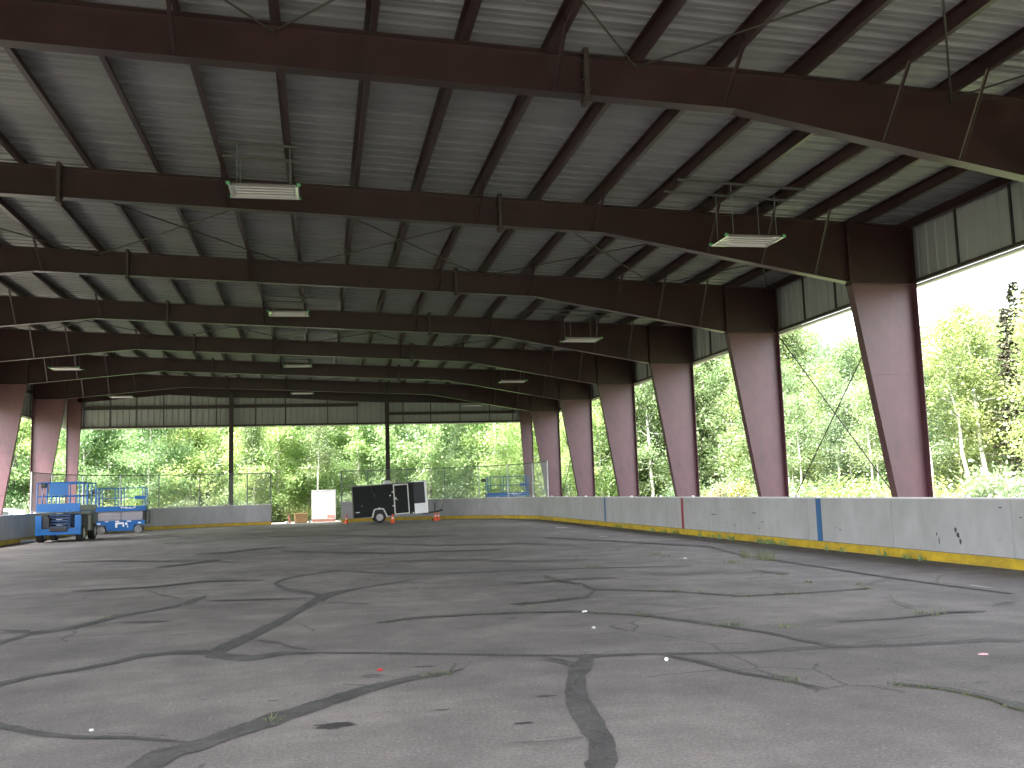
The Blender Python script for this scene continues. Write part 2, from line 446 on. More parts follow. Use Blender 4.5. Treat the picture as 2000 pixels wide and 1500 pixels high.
# gable frame: lighter rafter, slim columns, two posts
gz = [(-11.75, 6.60), (-10.9, 6.66), (-7.3, 6.97), (-4.6, 6.79), (-1.2, 6.72), (2.2, 6.51), (4.1, 6.43), (9.2, 6.34), (11.3, 6.02), (11.75, 6.0)]
b = MB()
b.prism(gz + [(x, zt(x) - 0.012) for x, z in reversed(gz)], -0.005, 0.005)
for (x0, z0), (x1, z1) in zip(gz[:-1], gz[1:]):
    b.bar((x0, 0, z0), (x1, 0, z1), 0.16, 0.012)
    b.bar((x0, 0, zt(x0) - 0.006), (x1, 0, zt(x1) - 0.006), 0.16, 0.012)
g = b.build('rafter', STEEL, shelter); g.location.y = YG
for sg in (-1, 1):
    b = MB(); ztop = zt(sg * 12.25) - 0.02
    b.prism([(sg * 11.84, 0.0), (sg * 12.25, 0.0), (sg * 12.25, ztop), (sg * 11.49, ztop)], -0.005, 0.005)
    b.bar((sg * 11.84, 0, 0), (sg * 11.49, 0, ztop), 0.17, 0.012, (1, 0, 0))
    b.bar((sg * 12.25, 0, 0), (sg * 12.25, 0, ztop), 0.17, 0.012, (1, 0, 0))
    c = b.build('column', COLUMN, shelter); c.location.y = YG
for x in (-4.116, 4.116):
    b = MB(); zz = zt(x) - 0.3
    b.box(x - 0.11, x + 0.11, -0.10, -0.088, 0, zz).box(x - 0.11, x + 0.11, 0.088, 0.10, 0, zz).box(x - 0.005, x + 0.005, -0.088, 0.088, 0, zz)
    c = b.build('gable_post', STEEL_DARK, shelter); c.location.y = YG

# purlins and eave struts
for k in range(-10, 11):
    x = 0.03 + 1.16 * k; z = zt(x) + 0.002
    b = MB()
    b.box(x - 0.004, x + 0.004, Y0, 52.52, z, z + 0.2)
    b.box(x + 0.004, x + 0.072, Y0, 52.52, z, z + 0.006)
    b.box(x + 0.066, x + 0.072, Y0, 52.52, z + 0.006, z + 0.026)
    b.box(x - 0.072, x - 0.004, Y0, 52.52, z + 0.194, z + 0.2)
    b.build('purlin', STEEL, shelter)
for sg in (-1, 1):
    x = sg * 12.74; z = zt(x)
    b = MB()
    b.box(min(x, x + sg * 0.006), max(x, x + sg * 0.006), Y0, 52.52, z - 0.04, z + 0.18)
    b.box(min(x - sg * 0.10, x), max(x - sg * 0.10, x), Y0, 52.52, z - 0.046, z - 0.04)
    b.build('eave_strut', STEEL, shelter)

# ribbed roof deck, seen from below
prof = []
y = Y0 - 0.1
while y < 52.75:
    prof += [(y, 0.0), (y + 0.075, 0.0), (y + 0.085, 0.006), (y + 0.105, 0.006), (y + 0.115, 0.0), (y + 0.19, 0.0), (y + 0.200, 0.006),
             (y + 0.220, 0.006), (y + 0.23, 0.0), (y + 0.262, 0.034), (y + 0.292, 0.034)]
    y += 0.324
def deck(x): return zt(x) + 0.204
vs, fs = [], []
XD = (-13.05, 13.05)
for dz in (0.0, 0.012):
    for yy, h in prof:
        for x in XD: vs.append((x, yy, deck(x) + h + dz))
n = len(prof)
for lay in (0, 1):
    o = lay * 2 * n
    for i in range(n - 1):
        q = (o + 2 * i, o + 2 * i + 1, o + 2 * i + 3, o + 2 * i + 2)
        fs.append(q if lay else tuple(reversed(q)))
for s in (0, 1):
    for i in range(n - 1): fs.append((2 * i + s, 2 * i + 2 + s, 2 * n + 2 * i + 2 + s, 2 * n + 2 * i + s))
MB().add(vs, fs).build('roof_deck', DECK, shelter)

# side wall bands (ribbed sheeting above the openings)
def ribbed_band(pts, z0f, z1f, axis, off):
    """pts: coordinate list along the wall; ribs project outwards by off"""
    vs, fs = [], []
    u = pts[0]; seq = []
    while u < pts[1]:
        seq += [(u, 0), (u + 0.20, 0), (u + 0.222, 1), (u + 0.262, 1), (u + 0.284, 0)]
        u += 0.305
    seq = [q for q in seq if q[0] < pts[1]] + [(pts[1], 0)]
    for t in (0, 0.012):
        for u, r in seq:
            for z in (z0f(u), z1f(u)):
                w = off[0] + off[1] * (r * 0.030 + t)
                vs.append((w, u, z) if axis == 'y' else (u, w, z))
    n = len(seq)
    for lay in (0, 1):
        o = lay * 2 * n
        for i in range(n - 1): fs.append((o + 2 * i, o + 2 * i + 1, o + 2 * i + 3, o + 2 * i + 2))
    for i in range(n - 1):
        for e in (0, 1): fs.append((2 * i + e, 2 * i + 2 + e, 2 * n + 2 * i + 2 + e, 2 * n + 2 * i + e))
    return MB().add(vs, fs)
for sg in (-1, 1):
    zl = 5.50
    top = deck(sg * 12.9) - 0.01
    ribbed_band((Y0, 52.6), lambda u: zl, lambda u: top, 'y', (sg * 12.87, sg)).build('wall_panel', PANEL, shelter)
    b = MB()
    x = sg * 12.80
    b.box(x - 0.05, x + 0.05, Y0, 52.5, zl - 0.02, zl + 0.045)
    if sg < 0: b.box(x - 0.04, x + 0.04, Y0, 52.5, 6.60, 6.74)
    b.build('girt', STEEL_DARK, shelter)
    b = MB(); b.box(min(sg * 12.855, sg * 12.99), max(sg * 12.855, sg * 12.99), Y0, 52.6, zl - 0.075, zl - 0.022)
    b.build('flashing', FLASH, shelter)
    yy = 16.2 - 1.524 * 11
    while yy < 52:
        MB().box(min(sg * 12.83, sg * 12.866), max(sg * 12.83, sg * 12.866), yy - 0.022, yy + 0.022, zl + 0.05, top - 0.02).build('panel_seam', SEAM, shelter); yy += 1.524
# gable wall band
zg = 5.28
ribbed_band((-12.85, 12.85), lambda u: zg, lambda u: deck(u) - 0.01, 'x', (52.62, 1)).build('wall_panel', PANEL, shelter)
ribbed_band((-12.85, 12.85), lambda u: zg, lambda u: deck(u) - 0.01, 'x', (Y0 - 0.06, -1)).build('wall_panel', PANEL, shelter)
b = MB(); b.box(-12.2, 12.2, 52.50, 52.60, zg - 0.03, zg + 0.06); b.build('girt', STEEL_DARK, shelter)
b = MB(); b.box(-11.45, -4.23, 52.49, 52.58, 6.22, 6.40); b.build('girt', STEEL_DARK, shelter)
b = MB(); b.box(-4.0, 2.57, 52.49, 52.58, 6.24, 6.42); b.build('girt', STEEL_DARK, shelter)
b = MB(); b.box(4.23, 11.30, 52.49, 52.58, 5.74, 5.90); b.build('girt', STEEL_DARK, shelter)
b = MB(); b.box(-12.85, 12.85, 52.61, 52.70, zg - 0.075, zg - 0.034); b.build('flashing', FLASH, shelter)
for x in (-11.5, -10.23, -8.91, -7.57, -6.23, -4.9, -2.9, -1.32, 0.92, 2.5, 5.0, 6.54, 8.19, 9.87, 11.2):
    MB().box(x - 0.022, x + 0.022, 52.594, 52.617, zg + 0.065, deck(x) - 0.04).build('panel_seam', SEAM, shelter)

# cross bracing rods
def rod(a, c): return MB().tube([a, c], 0.014, 6).build('brace_rod', ROD, shelter)
nodes = [-12.5, -9.21, -4.61, 0.03, 4.67, 9.31, 12.5]
for ya, yb in ((5.334, 11.43), (17.526, 23.622), (29.718, 35.814), (41.91, 48.006)):
    for xa, xb in zip(nodes[:-1], nodes[1:]):
        za, zc = zt(xa) - 0.11, zt(xb) - 0.11
        rod((xa, ya + 0.02, za), (xb, yb - 0.02, zc)); rod((xb, ya + 0.02, zc), (xa, yb - 0.02, za + 0.03))
    for sg in (-1, 1):
        zz = zb(sg * KX) + 0.25
        rod((sg * 12.50, ya + 0.05, 0.35), (sg * 12.50, yb - 0.05, zz)); rod((sg * 12.53, ya + 0.05, zz), (sg * 12.53, yb - 0.05, 0.35))

# ------------------------------------------------------------------ hanging lamps
def hanging_lamp(x, y, z, label):
    t = thing('hanging_lamp', label, 'light fixture', (x, y, z), 0, 'shallow white light fixtures hung from the roof')
    hx, hy = 0.56, 0.35
    MB().add([(-hx, -hy, 0), (hx, -hy, 0), (hx, hy, 0), (-hx, hy, 0), (-hx + .06, -hy + .06, .055), (hx - .06, -hy + .06, .055), (hx - .06, hy - .06, .055), (-hx + .06, hy - .06, .055),
              (-hx + .02, -hy + .02, 0), (hx - .02, -hy + .02, 0), (hx - .02, hy - .02, 0), (-hx + .02, hy - .02, 0), (-hx + .07, -hy + .07, .034), (hx - .07, -hy + .07, .034), (hx - .07, hy - .07, .034), (-hx + .07, hy - .07, .034)],
             [(0, 1, 5, 4), (1, 2, 6, 5), (2, 3, 7, 6), (3, 0, 4, 7), (4, 5, 6, 7), (0, 8, 9, 1), (1, 9, 10, 2), (2, 10, 11, 3), (3, 11, 8, 0), (8, 12, 13, 9), (9, 13, 14, 10), (10, 14, 15, 11), (11, 15, 12, 8), (12, 15, 14, 13)]).build('reflector', LAMPW, t)
    tb = MB()
    for yy in (-0.21, -0.07, 0.07, 0.21): tb.tube([(-0.47, yy, 0.018), (0.47, yy, 0.018)], 0.011, 8)
    tb.build('lamp_tubes', TUBEW, t)
    for sx in (-1, 1):
        for sy in (-1, 1):
            MB().bbox(sx * hx - 0.03, sx * hx + 0.03, sy * hy - 0.022, sy * hy + 0.022, 0.008, 0.056, 0.006).build('corner_cap', GREEN, t)
    top = zt(x) - z
    for sx in (-1, 1):
        for sy in (-1, 1):
            MB().tube([(sx * 0.42, sy * 0.34, 0.05), (sx * 0.42, sy * 0.34, top - 0.05 - SL * sx * 0.42)], 0.006, 5).build('hanger_wire', GALV_DARK, t)
    for sy in (-1, 1):
        xa, xb = (-1.45, 1.05) if x > 4 else (-0.72, 0.55)
        MB().bar((xa, sy * 0.34, top - 0.03 - SL * xa), (xb, sy * 0.34, top - 0.03 - SL * xb), 0.036, 0.036).build('strut_rail', RAIL, t)
    return t
for x, y, z, w in ((8.30, 15.98, 5.85, 'nearest of the right-hand row'),
                   (8.45, 28.05, 5.95, 'second of the right-hand row'),
                   (8.74, 40.2, 6.09, 'third of the right-hand row'),
                   (8.52, 50.2, 5.985, 'last of the right-hand row, before the end wall'),
                   (-0.34, 15.86, 6.47, 'nearest of the middle row, hung on the left of the ceiling'),
                   (-0.35, 28.05, 6.71, 'second of the middle row'),
                   (-0.38, 40.2, 6.81, 'third of the middle row'),
                   (-0.39, 50.2, 6.725, 'last of the middle row, between the gable posts'),
                   (-9.36, 40.2, 6.74, 'nearer one of the left-hand pair'),
                   (-9.2, 50.2, 6.63, 'farther one of the left-hand pair, before the end wall')):
    hanging_lamp(x, y, z, 'white hanging lamp tray, ' + w)

# ------------------------------------------------------------------ rink boards
XB, YE, RR = 10.74, 51.9, 8.0
def board_path(gap_x):
    """points of the right half; the left half is mirrored"""
    pts = [(1.9, 0.4)] + [(XB - RR + RR * math.sin(PI / 2 * k / 24), 0.4 + RR - RR * math.cos(PI / 2 * k / 24)) for k in range(25)]
    pts += [(XB, 12.72 + 3.1 * k) for k in range(0, 11)]
    pts = [p for p in pts if p[1] < YE - RR - 0.3]
    for k in range(0, 25):
        a = PI / 2 * k / 24
        pts.append((XB - RR + RR * math.cos(a), YE - RR + RR * math.sin(a)))
    pts.append((gap_x, YE))
    return pts
def offset_path(pts, d):
    out = []
    for i, p in enumerate(pts):
        a = pts[max(0, i - 1)]; c = pts[min(len(pts) - 1, i + 1)]
        tx, ty = c[0] - a[0], c[1] - a[1]; l = math.hypot(tx, ty)
        out.append((p[0] + ty / l * d, p[1] - tx / l * d))
    return out
def strip(pts, d0, d1, z0, z1, sx=1):
    """wall strip following a path between two side offsets (positive = outwards)"""
    A, B = offset_path(pts, d0), offset_path(pts, d1)
    vs, fs = [], []
    for (ax, ay), (bx, by) in zip(A, B):
        vs += [(sx * ax, ay, z0), (sx * ax, ay, z1), (sx * bx, by, z1), (sx * bx, by, z0)]
    n = len(pts)
    for i in range(n - 1):
        for k in range(4):
            fs.append((4 * i + k, 4 * i + (k + 1) % 4, 4 * i + 4 + (k + 1) % 4, 4 * i + 4 + k))
    fs += [(0, 1, 2, 3), (4 * n - 4, 4 * n - 3, 4 * n - 2, 4 * n - 1)]
    return MB().add(vs, fs)
def resample(pts, step):
    out = [pts[0]]
    for a, c in zip(pts[:-1], pts[1:]):
        l = math.hypot(c[0] - a[0], c[1] - a[1]); k = max(1, int(round(l / step)))
        out += [(a[0] + (c[0] - a[0]) * i / k, a[1] + (c[1] - a[1]) * i / k) for i in range(1, k + 1)]
    return out
def arclen(pts):
    s = [0.0]
    for a, c in zip(pts[:-1], pts[1:]): s.append(s[-1] + math.hypot(c[0] - a[0], c[1] - a[1]))
    return s
def sub_path(pts, s0, s1):
    S = arclen(pts)
    def at(s):
        for i in range(len(S) - 1):
            if S[i] <= s <= S[i + 1]:
                t = (s - S[i]) / max(1e-9, S[i + 1] - S[i])
                return (pts[i][0] + (pts[i + 1][0] - pts[i][0]) * t, pts[i][1] + (pts[i + 1][1] - pts[i][1]) * t)
        return pts[-1]
    return [at(s0)] + [p for p, s in zip(pts, S) if s0 + 1e-4 < s < s1 - 1e-4] + [at(s1)]

def rink_boards(sx, gap_x, label):
    t = thing('rink_boards', label, 'rink boards', (0, 0, 0))
    pts = board_path(gap_x); L = arclen(pts)[-1]
    strip(pts, 0.05, 0.11, 0.0, 1.02, sx).build('board_framing', TIMBER, t)
    s = 0.0; first = 0.84 + RR * PI / 2 + (12.72 - 8.4) - 3.1 * 5
    edges = [0.0] + [first + 3.1 * k for k in range(0, 40) if first + 3.1 * k < L - 0.8] + [L]
    for a, c in zip(edges[:-1], edges[1:]):
        q = sub_path(pts, a + 0.004, c - 0.004)
        fix_normals(strip(q, 0.0, 0.045, 0.178, 1.055, sx).build('board_panel', BOARD, t))
    s = 0.0; edges = [0.0] + [2.3 * k + 0.9 for k in range(0, 40) if 2.3 * k + 0.9 < L - 0.6] + [L]
    for a, c in zip(edges[:-1], edges[1:]):
        q = sub_path(pts, a + 0.003, c - 0.003)
        fix_normals(strip(q, -0.016, 0.045, 0.013, 0.168, sx).build('kick_plate', KICK, t))
    fix_normals(strip(pts, -0.010, 0.048, 0.0, 0.0125, sx).build('dark_base', LEDGE, t))
    fix_normals(strip(pts, -0.006, 0.048, 0.1685, 0.1775, sx).build('ledge', LEDGE, t))
    fix_normals(strip(pts, -0.018, 0.125, 1.056, 1.082, sx).build('cap_rail', CAPM, t))
    S = arclen(pts)[-1]
    s = 1.1
    while s < S - 0.5:
        p = sub_path(pts, s, min(S, s + 0.02))[0]
        o = offset_path([p, sub_path(pts, s, min(S, s + 0.05))[-1]], 0.07)[0]
        MB().lathe([(0.05, 1.0815), (0.048, 1.10), (0.03, 1.118), (0.001, 1.122)], (sx * o[0], o[1], 0), 'z', 10).build('cap_knob', CAPM, t)
        s += 2.9 + random.uniform(-0.3, 0.3)
    return t, pts
rb_r, path_r = rink_boards(1, 1.57, 'white rink boards with yellow kick plate along the right side and behind the trailer')
rb_l, path_l = rink_boards(-1, 2.04, 'white rink boards with yellow kick plate on the left, behind two blue lifts')
for y, w, m, nm in ((33.84, 0.18, BLUEP, 'blue'), (26.15, 0.18, REDP, 'red'), (18.43, 0.21, BLUEP, 'blue')):
    o = MB().box(XB - 0.004, XB - 0.0005, y - w / 2, y + w / 2, 0.179, 1.054).build('line_stripe', m, rb_r)
    o['label'] = nm + ' vertical stripe painted on the white boards'
def blob(cx, cy, rx, ry, n=14, jit=0.35):
    return [(cx + rx * math.cos(2 * PI * k / n) * random.uniform(1 - jit, 1 + jit * .4), cy + ry * math.sin(2 * PI * k / n) * random.uniform(1 - jit, 1 + jit * .4)) for k in range(n)]
b = MB()
for y, z, ry, rz_ in ((14.05, 0.55, 0.03, 0.05), (14.0, 0.47, 0.045, 0.05), (13.95, 0.37, 0.03, 0.05), (14.55, 0.47, 0.015, 0.03), (14.5, 0.36, 0.012, 0.06), (12.95, 0.93, 0.05, 0.01),
                     (21.5, 0.7, 0.12, 0.012), (23.9, 0.62, 0.2, 0.012)):
    b.prism_x(blob(y, z, ry, rz_), XB - 0.0035, XB - 0.0005)
for k in range(22):
    y = random.uniform(9, 40); z = random.choice((random.uniform(.22, .5), random.uniform(.2, .95)))
    b.prism_x(blob(y, z, random.uniform(.008, .10), random.uniform(.004, .012), 8), XB - 0.0035, XB - 0.0005)
b.build('scuff_mark', SCUFF, rb_r)

# ------------------------------------------------------------------ chain-link fences standing on the boards
def chain_fence(sx, s_start, posts, label, mid_rails):
    t = thing('chain_link_fence', label, 'fence', (0, 0, 0))
    pts = resample(board_path(1.57 if sx > 0 else 2.04), 0.3); S = arclen(pts)[-1]
    base, top = 1.083, 2.71
    def near_s(p):
        SS = arclen(pts); return min(zip(SS, pts), key=lambda q: (q[1][0] - p[0]) ** 2 + (q[1][1] - p[1]) ** 2)[0]
    ss = sorted(near_s((abs(p[0]), p[1])) for p in posts); ss[-1] = S - 0.04
    off = 0.07
    def P(s, z):
        s = min(max(s, 0), S - 0.001)
        q = sub_path(pts, s, min(S, s + 0.02)); o = offset_path(q, off)[0]
        return (sx * o[0], o[1], z)
    for i, s in enumerate(ss):
        last = i == len(ss) - 1
        MB().tube([P(s, base), P(s, top + 0.03)], 0.038 if last else 0.028, 10).build('post', GALV if i < 4 else GALV_DARK, t)
    q = [P(ss[0] + (ss[-1] - ss[0]) * i / 60, top) for i in range(61)]
    MB().tube(q, 0.022, 8).build('top_rail', GALV_DARK, t)
    q = [P(ss[0] + (ss[-1] - ss[0]) * i / 60, base + 0.06) for i in range(61)]
    MB().tube(q, 0.010, 6).build('bottom_wire', GALV, t)
    a, c = ss[-2], ss[-1]
    q = [P(a + (c - a) * i / 4, base + 0.84) for i in range(5)]
    MB().tube(q, 0.016, 6).build('mid_rail', GALV, t)
    w = MB(); step = 0.095; H = top - base - 0.08; s = ss[0] - H
    while s < ss[-1]:
        for d in (1, -1):
            pl = []
            for k in range(7):
                u = s + H * k / 6; z = base + 0.06 + (H * k / 6 if d > 0 else H - H * k / 6)
                if ss[0] <= u <= ss[-1]: pl.append(P(u, z))
            if len(pl) > 1: w.tube(pl, 0.0042, 3, cap=False)
        s += step
    w.build('wire_mesh', WIRE, t)
    return t
chain_fence(1, 0, [(1.65, 51.9), (2.88, 51.9), (4.98, 51.58), (6.91, 50.73), (8.58, 49.37), (9.85, 47.57), (10.59, 45.46), (10.74, 42.94)],
            'chain-link fence on the boards right of the gap, behind the black trailer', 1)
chain_fence(-1, 0, [(-10.74, 41.11), (-10.73, 44.21), (-10.18, 46.85), (-9.0, 48.89), (-7.38, 50.42), (-5.46, 51.42), (-3.39, 51.87), (-2.06, 51.9)],
            'chain-link fence on the boards left of the gap, behind the blue lifts', 1)
CRACKS = [
([2.77,8.15,2.61,7.84,2.48,7.59,2.33,7.09,2.26,6.83,2.2,6.65,2.17,6.48,2.13,6.33,2.09,6.11,2.06,5.84,2.03,5.61,2.02,5.51,2.02,5.42,2,5.32,1.99,5.3,1.96,5.19,1.93,5.09,1.91,5.02,1.87,4.97,1.85,4.87,1.8,4.81],[2.77,7.88,2.59,7.37,2.5,7.2,2.44,6.96,2.41,6.88,2.37,6.72,2.34,6.56,2.3,6.4,2.3,6.34,2.28,6.17,2.24,5.92,2.23,5.79,2.19,5.63,2.17,5.43,2.13,5.25,2.1,5.16,2.08,5.07,2.05,4.95,2,4.85,1.98,4.76,1.96,4.67]),
([-0.5,9.18,-0.43,9.14,-0.36,9.07,-0.28,8.98,-0.21,8.94,-0.14,8.88,-0.07,8.88,0.01,8.9,0.1,8.96,0.18,9.04,0.25,9.04,0.31,9.05,0.38,9.02,0.45,9.01,0.52,9.02,0.59,9,0.66,8.96,0.73,8.91,0.8,8.89,0.87,8.86,0.94,8.83,1.01,8.8,1.08,8.77,1.14,8.74,1.21,8.71,1.27,8.68,1.33,8.64,1.4,8.61,1.46,8.59,1.52,8.54,1.59,8.52,1.65,8.49,1.71,8.46,1.77,8.43,1.84,8.39,1.9,8.37,1.96,8.33,2.02,8.3,2.08,8.27,2.14,8.24,2.2,8.22,2.26,8.18,2.32,8.16,2.38,8.12,2.44,8.1,2.5,8.07,2.56,8.02,2.62,7.99,2.68,7.95,2.73,7.92,2.8,7.91,2.86,7.92,2.92,7.91,2.99,7.91,3.04,7.89,3.11,7.89,3.18,7.9,3.23,7.87,3.29,7.85,3.35,7.83,3.41,7.81,3.46,7.79,3.52,7.77,3.58,7.75,3.65,7.74,3.71,7.72,3.77,7.7,3.84,7.7,3.9,7.67,3.96,7.65,4.03,7.64,4.09,7.62,4.17,7.64,4.24,7.63,4.32,7.65,4.39,7.65,4.46,7.65,4.53,7.64,4.59,7.64,4.66,7.63,4.73,7.62,4.79,7.6,4.86,7.59,4.92,7.58,4.99,7.56,5.06,7.55,5.14,7.56,5.2,7.54,5.27,7.52,5.33,7.51,5.4,7.5,5.45,7.48,5.51,7.46,5.58,7.47,5.64,7.45,5.7,7.44,5.77,7.43,5.84,7.43,5.92,7.44,5.99,7.44,6.06,7.42,6.15,7.45,6.2,7.41,6.25,7.38,6.31,7.35,6.36,7.31,6.42,7.29,6.46,7.25],[-0.54,9.55,-0.47,9.49,-0.39,9.46,-0.32,9.37,-0.24,9.26,-0.17,9.24,-0.09,9.16,-0.01,9.16,0.08,9.24,0.17,9.28,0.24,9.24,0.31,9.23,0.38,9.18,0.45,9.15,0.52,9.12,0.59,9.1,0.66,9.07,0.73,9.03,0.81,9,0.88,8.97,0.95,8.94,1.02,8.91,1.09,8.87,1.15,8.85,1.22,8.82,1.28,8.79,1.35,8.75,1.41,8.72,1.47,8.68,1.54,8.65,1.6,8.62,1.66,8.59,1.73,8.55,1.79,8.52,1.85,8.49,1.91,8.46,1.98,8.43,2.04,8.41,2.1,8.37,2.16,8.35,2.22,8.3,2.28,8.28,2.34,8.24,2.41,8.23,2.47,8.19,2.53,8.17,2.59,8.14,2.65,8.1,2.72,8.11,2.78,8.09,2.84,8.07,2.9,8.04,2.96,8.02,3.03,8.03,3.08,8.01,3.15,8,3.21,7.99,3.27,7.96,3.33,7.95,3.38,7.92,3.44,7.91,3.5,7.88,3.56,7.86,3.62,7.85,3.69,7.84,3.75,7.81,3.81,7.8,3.88,7.78,3.94,7.76,4.01,7.75,4.08,7.74,4.15,7.73,4.22,7.74,4.3,7.75,4.37,7.75,4.45,7.78,4.53,7.78,4.59,7.77,4.66,7.76,4.73,7.75,4.79,7.74,4.87,7.74,4.93,7.72,4.99,7.69,5.07,7.69,5.13,7.68,5.2,7.67,5.27,7.65,5.33,7.62,5.39,7.6,5.47,7.61,5.54,7.61,5.59,7.58,5.67,7.6,5.74,7.6,5.79,7.57,5.86,7.56,5.95,7.58,6.02,7.57,6.09,7.57,6.17,7.58,6.26,7.59,6.31,7.55,6.37,7.52,6.41,7.47,6.45,7.42,6.5,7.39,6.55,7.35]),
([-0.42,9.24,-0.39,9.32,-0.35,9.45,-0.32,9.62,-0.27,9.77,-0.23,9.91,-0.2,10.09,-0.15,10.21,-0.12,10.38,-0.07,10.56,-0.03,10.74,0.01,10.96,0.06,11.12,0.1,11.38,0.15,11.61,0.2,11.82,0.25,12.14,0.31,12.46,0.37,12.78,0.42,13,0.47,13.29,0.53,13.52,0.63,13.81,0.81,14.33,0.94,14.53,1.08,14.79,1.2,14.95,1.33,15.08,1.45,15.24,1.59,15.43,1.75,15.61,1.92,15.83,2.09,16.04],[-0.5,9.68,-0.47,9.78,-0.44,9.97,-0.38,10.09,-0.34,10.28,-0.3,10.37,-0.27,10.59,-0.22,10.68,-0.18,10.86,-0.14,11.07,-0.09,11.26,-0.04,11.38,0,11.63,0.06,11.81,0.1,12.06,0.16,12.29,0.21,12.57,0.27,12.9,0.33,13.33,0.38,13.59,0.43,13.94,0.49,14.3,0.61,14.53,0.81,14.78,0.95,14.91,1.09,15.07,1.21,15.2,1.34,15.32,1.47,15.48,1.6,15.62,1.76,15.8,1.93,15.97,2.1,16.16]),
([0.55,14.34,0.44,14.62,0.33,14.94,0.19,15.21,0.05,15.5,-0.14,16.29,-0.19,16.34,-0.16,16.75,-0.05,17.14,0.07,17.52,0.2,17.7,0.33,17.92,0.46,18.11,0.65,18.3,0.84,18.49,0.97,18.31,1.11,18.13,1.24,17.92,1.37,17.75,1.5,17.59,1.63,17.41,1.75,17.32,1.88,17.23,2,17.16,2.12,17.08,2.24,17.01,2.36,16.9,2.48,16.81,2.62,16.81,2.75,16.81,2.88,16.76,3.01,16.76,3.15,16.75,3.28,16.73,3.42,16.71,3.55,16.71,3.69,16.72,3.82,16.69,3.96,16.66,4.09,16.64,4.22,16.61,4.36,16.59,4.49,16.57,4.63,16.56,4.76,16.55,4.9,16.52,5.03,16.5,5.17,16.48,5.29,16.44,5.41,16.38,5.53,16.34,5.66,16.32,5.78,16.28,5.9,16.24,6.02,16.2,6.14,16.15,6.26,16.13,6.38,16.09,6.5,16.05,6.63,16.03,6.75,15.98,6.86,15.93],[0.54,13.9,0.44,14.16,0.33,14.45,0.19,14.76,0.05,14.96,-0.13,15.63,-0.24,16.37,-0.19,17.17,-0.07,17.52,0.05,17.88,0.18,18.02,0.32,18.18,0.46,18.39,0.65,18.59,0.84,18.8,0.98,18.58,1.12,18.4,1.25,18.19,1.39,18.06,1.52,17.86,1.65,17.7,1.77,17.58,1.9,17.46,2.02,17.39,2.14,17.29,2.27,17.21,2.38,17.11,2.5,17.01,2.64,17,2.77,16.99,2.91,16.98,3.04,16.97,3.19,16.99,3.32,16.96,3.46,16.97,3.6,16.96,3.73,16.93,3.87,16.93,4,16.9,4.14,16.88,4.27,16.84,4.41,16.84,4.55,16.83,4.68,16.77,4.82,16.78,4.95,16.74,5.09,16.71,5.23,16.71,5.35,16.66,5.47,16.59,5.59,16.54,5.71,16.5,5.84,16.48,5.95,16.41,6.08,16.39,6.2,16.33,6.32,16.3,6.44,16.23,6.57,16.21,6.68,16.15,6.79,16.1,6.91,16.05]),
([-2.77,10.75,-2.73,10.9,-2.7,11.06,-2.67,11.23,-2.62,11.37,-2.56,11.51,-2.5,11.57,-2.44,11.62,-2.38,11.7,-2.31,11.75,-2.25,11.87,-2.19,11.99,-2.13,12.14,-2.07,12.26,-2.01,12.47,-1.96,12.71,-1.88,12.86,-1.79,13,-1.71,13.14,-1.63,13.26,-1.56,13.38,-1.48,13.49,-1.4,13.6,-1.31,13.93,-1.21,14.25,-1.12,14.69,-1.16,15.12],[-2.81,10.88,-2.78,11.04,-2.76,11.25,-2.73,11.43,-2.69,11.6,-2.65,11.79,-2.59,11.88,-2.52,11.92,-2.46,12,-2.38,12.02,-2.33,12.19,-2.26,12.28,-2.21,12.43,-2.14,12.57,-2.1,12.82,-2.04,13.08,-1.94,13.16,-1.84,13.22,-1.74,13.32,-1.67,13.44,-1.59,13.54,-1.51,13.68,-1.43,13.8,-1.36,14.25,-1.28,14.71,-1.17,14.98,-1.18,15.17]),
([-2.06,8.35,-2.01,8.38,-1.97,8.42,-1.93,8.48,-1.89,8.54,-1.85,8.61,-1.81,8.67,-1.77,8.74,-1.72,8.77,-1.67,8.8,-1.62,8.83,-1.57,8.87,-1.51,8.9,-1.46,8.94,-1.41,9,-1.36,9.05,-1.3,9.1,-1.25,9.16,-1.2,9.28,-1.14,9.37,-1.07,9.45,-1.01,9.45,-0.95,9.46,-0.89,9.48,-0.83,9.49,-0.76,9.48,-0.69,9.44,-0.62,9.43,-0.55,9.38,-0.47,9.32],[-2.12,8.52,-2.07,8.54,-2.03,8.6,-1.98,8.65,-1.94,8.69,-1.9,8.76,-1.85,8.8,-1.8,8.85,-1.75,8.88,-1.7,8.92,-1.65,8.94,-1.6,8.99,-1.54,9.01,-1.5,9.08,-1.45,9.15,-1.4,9.21,-1.34,9.26,-1.29,9.33,-1.23,9.44,-1.17,9.54,-1.11,9.65,-1.04,9.64,-0.98,9.66,-0.92,9.66,-0.85,9.67,-0.79,9.69,-0.72,9.69,-0.65,9.65,-0.58,9.65,-0.5,9.62]),
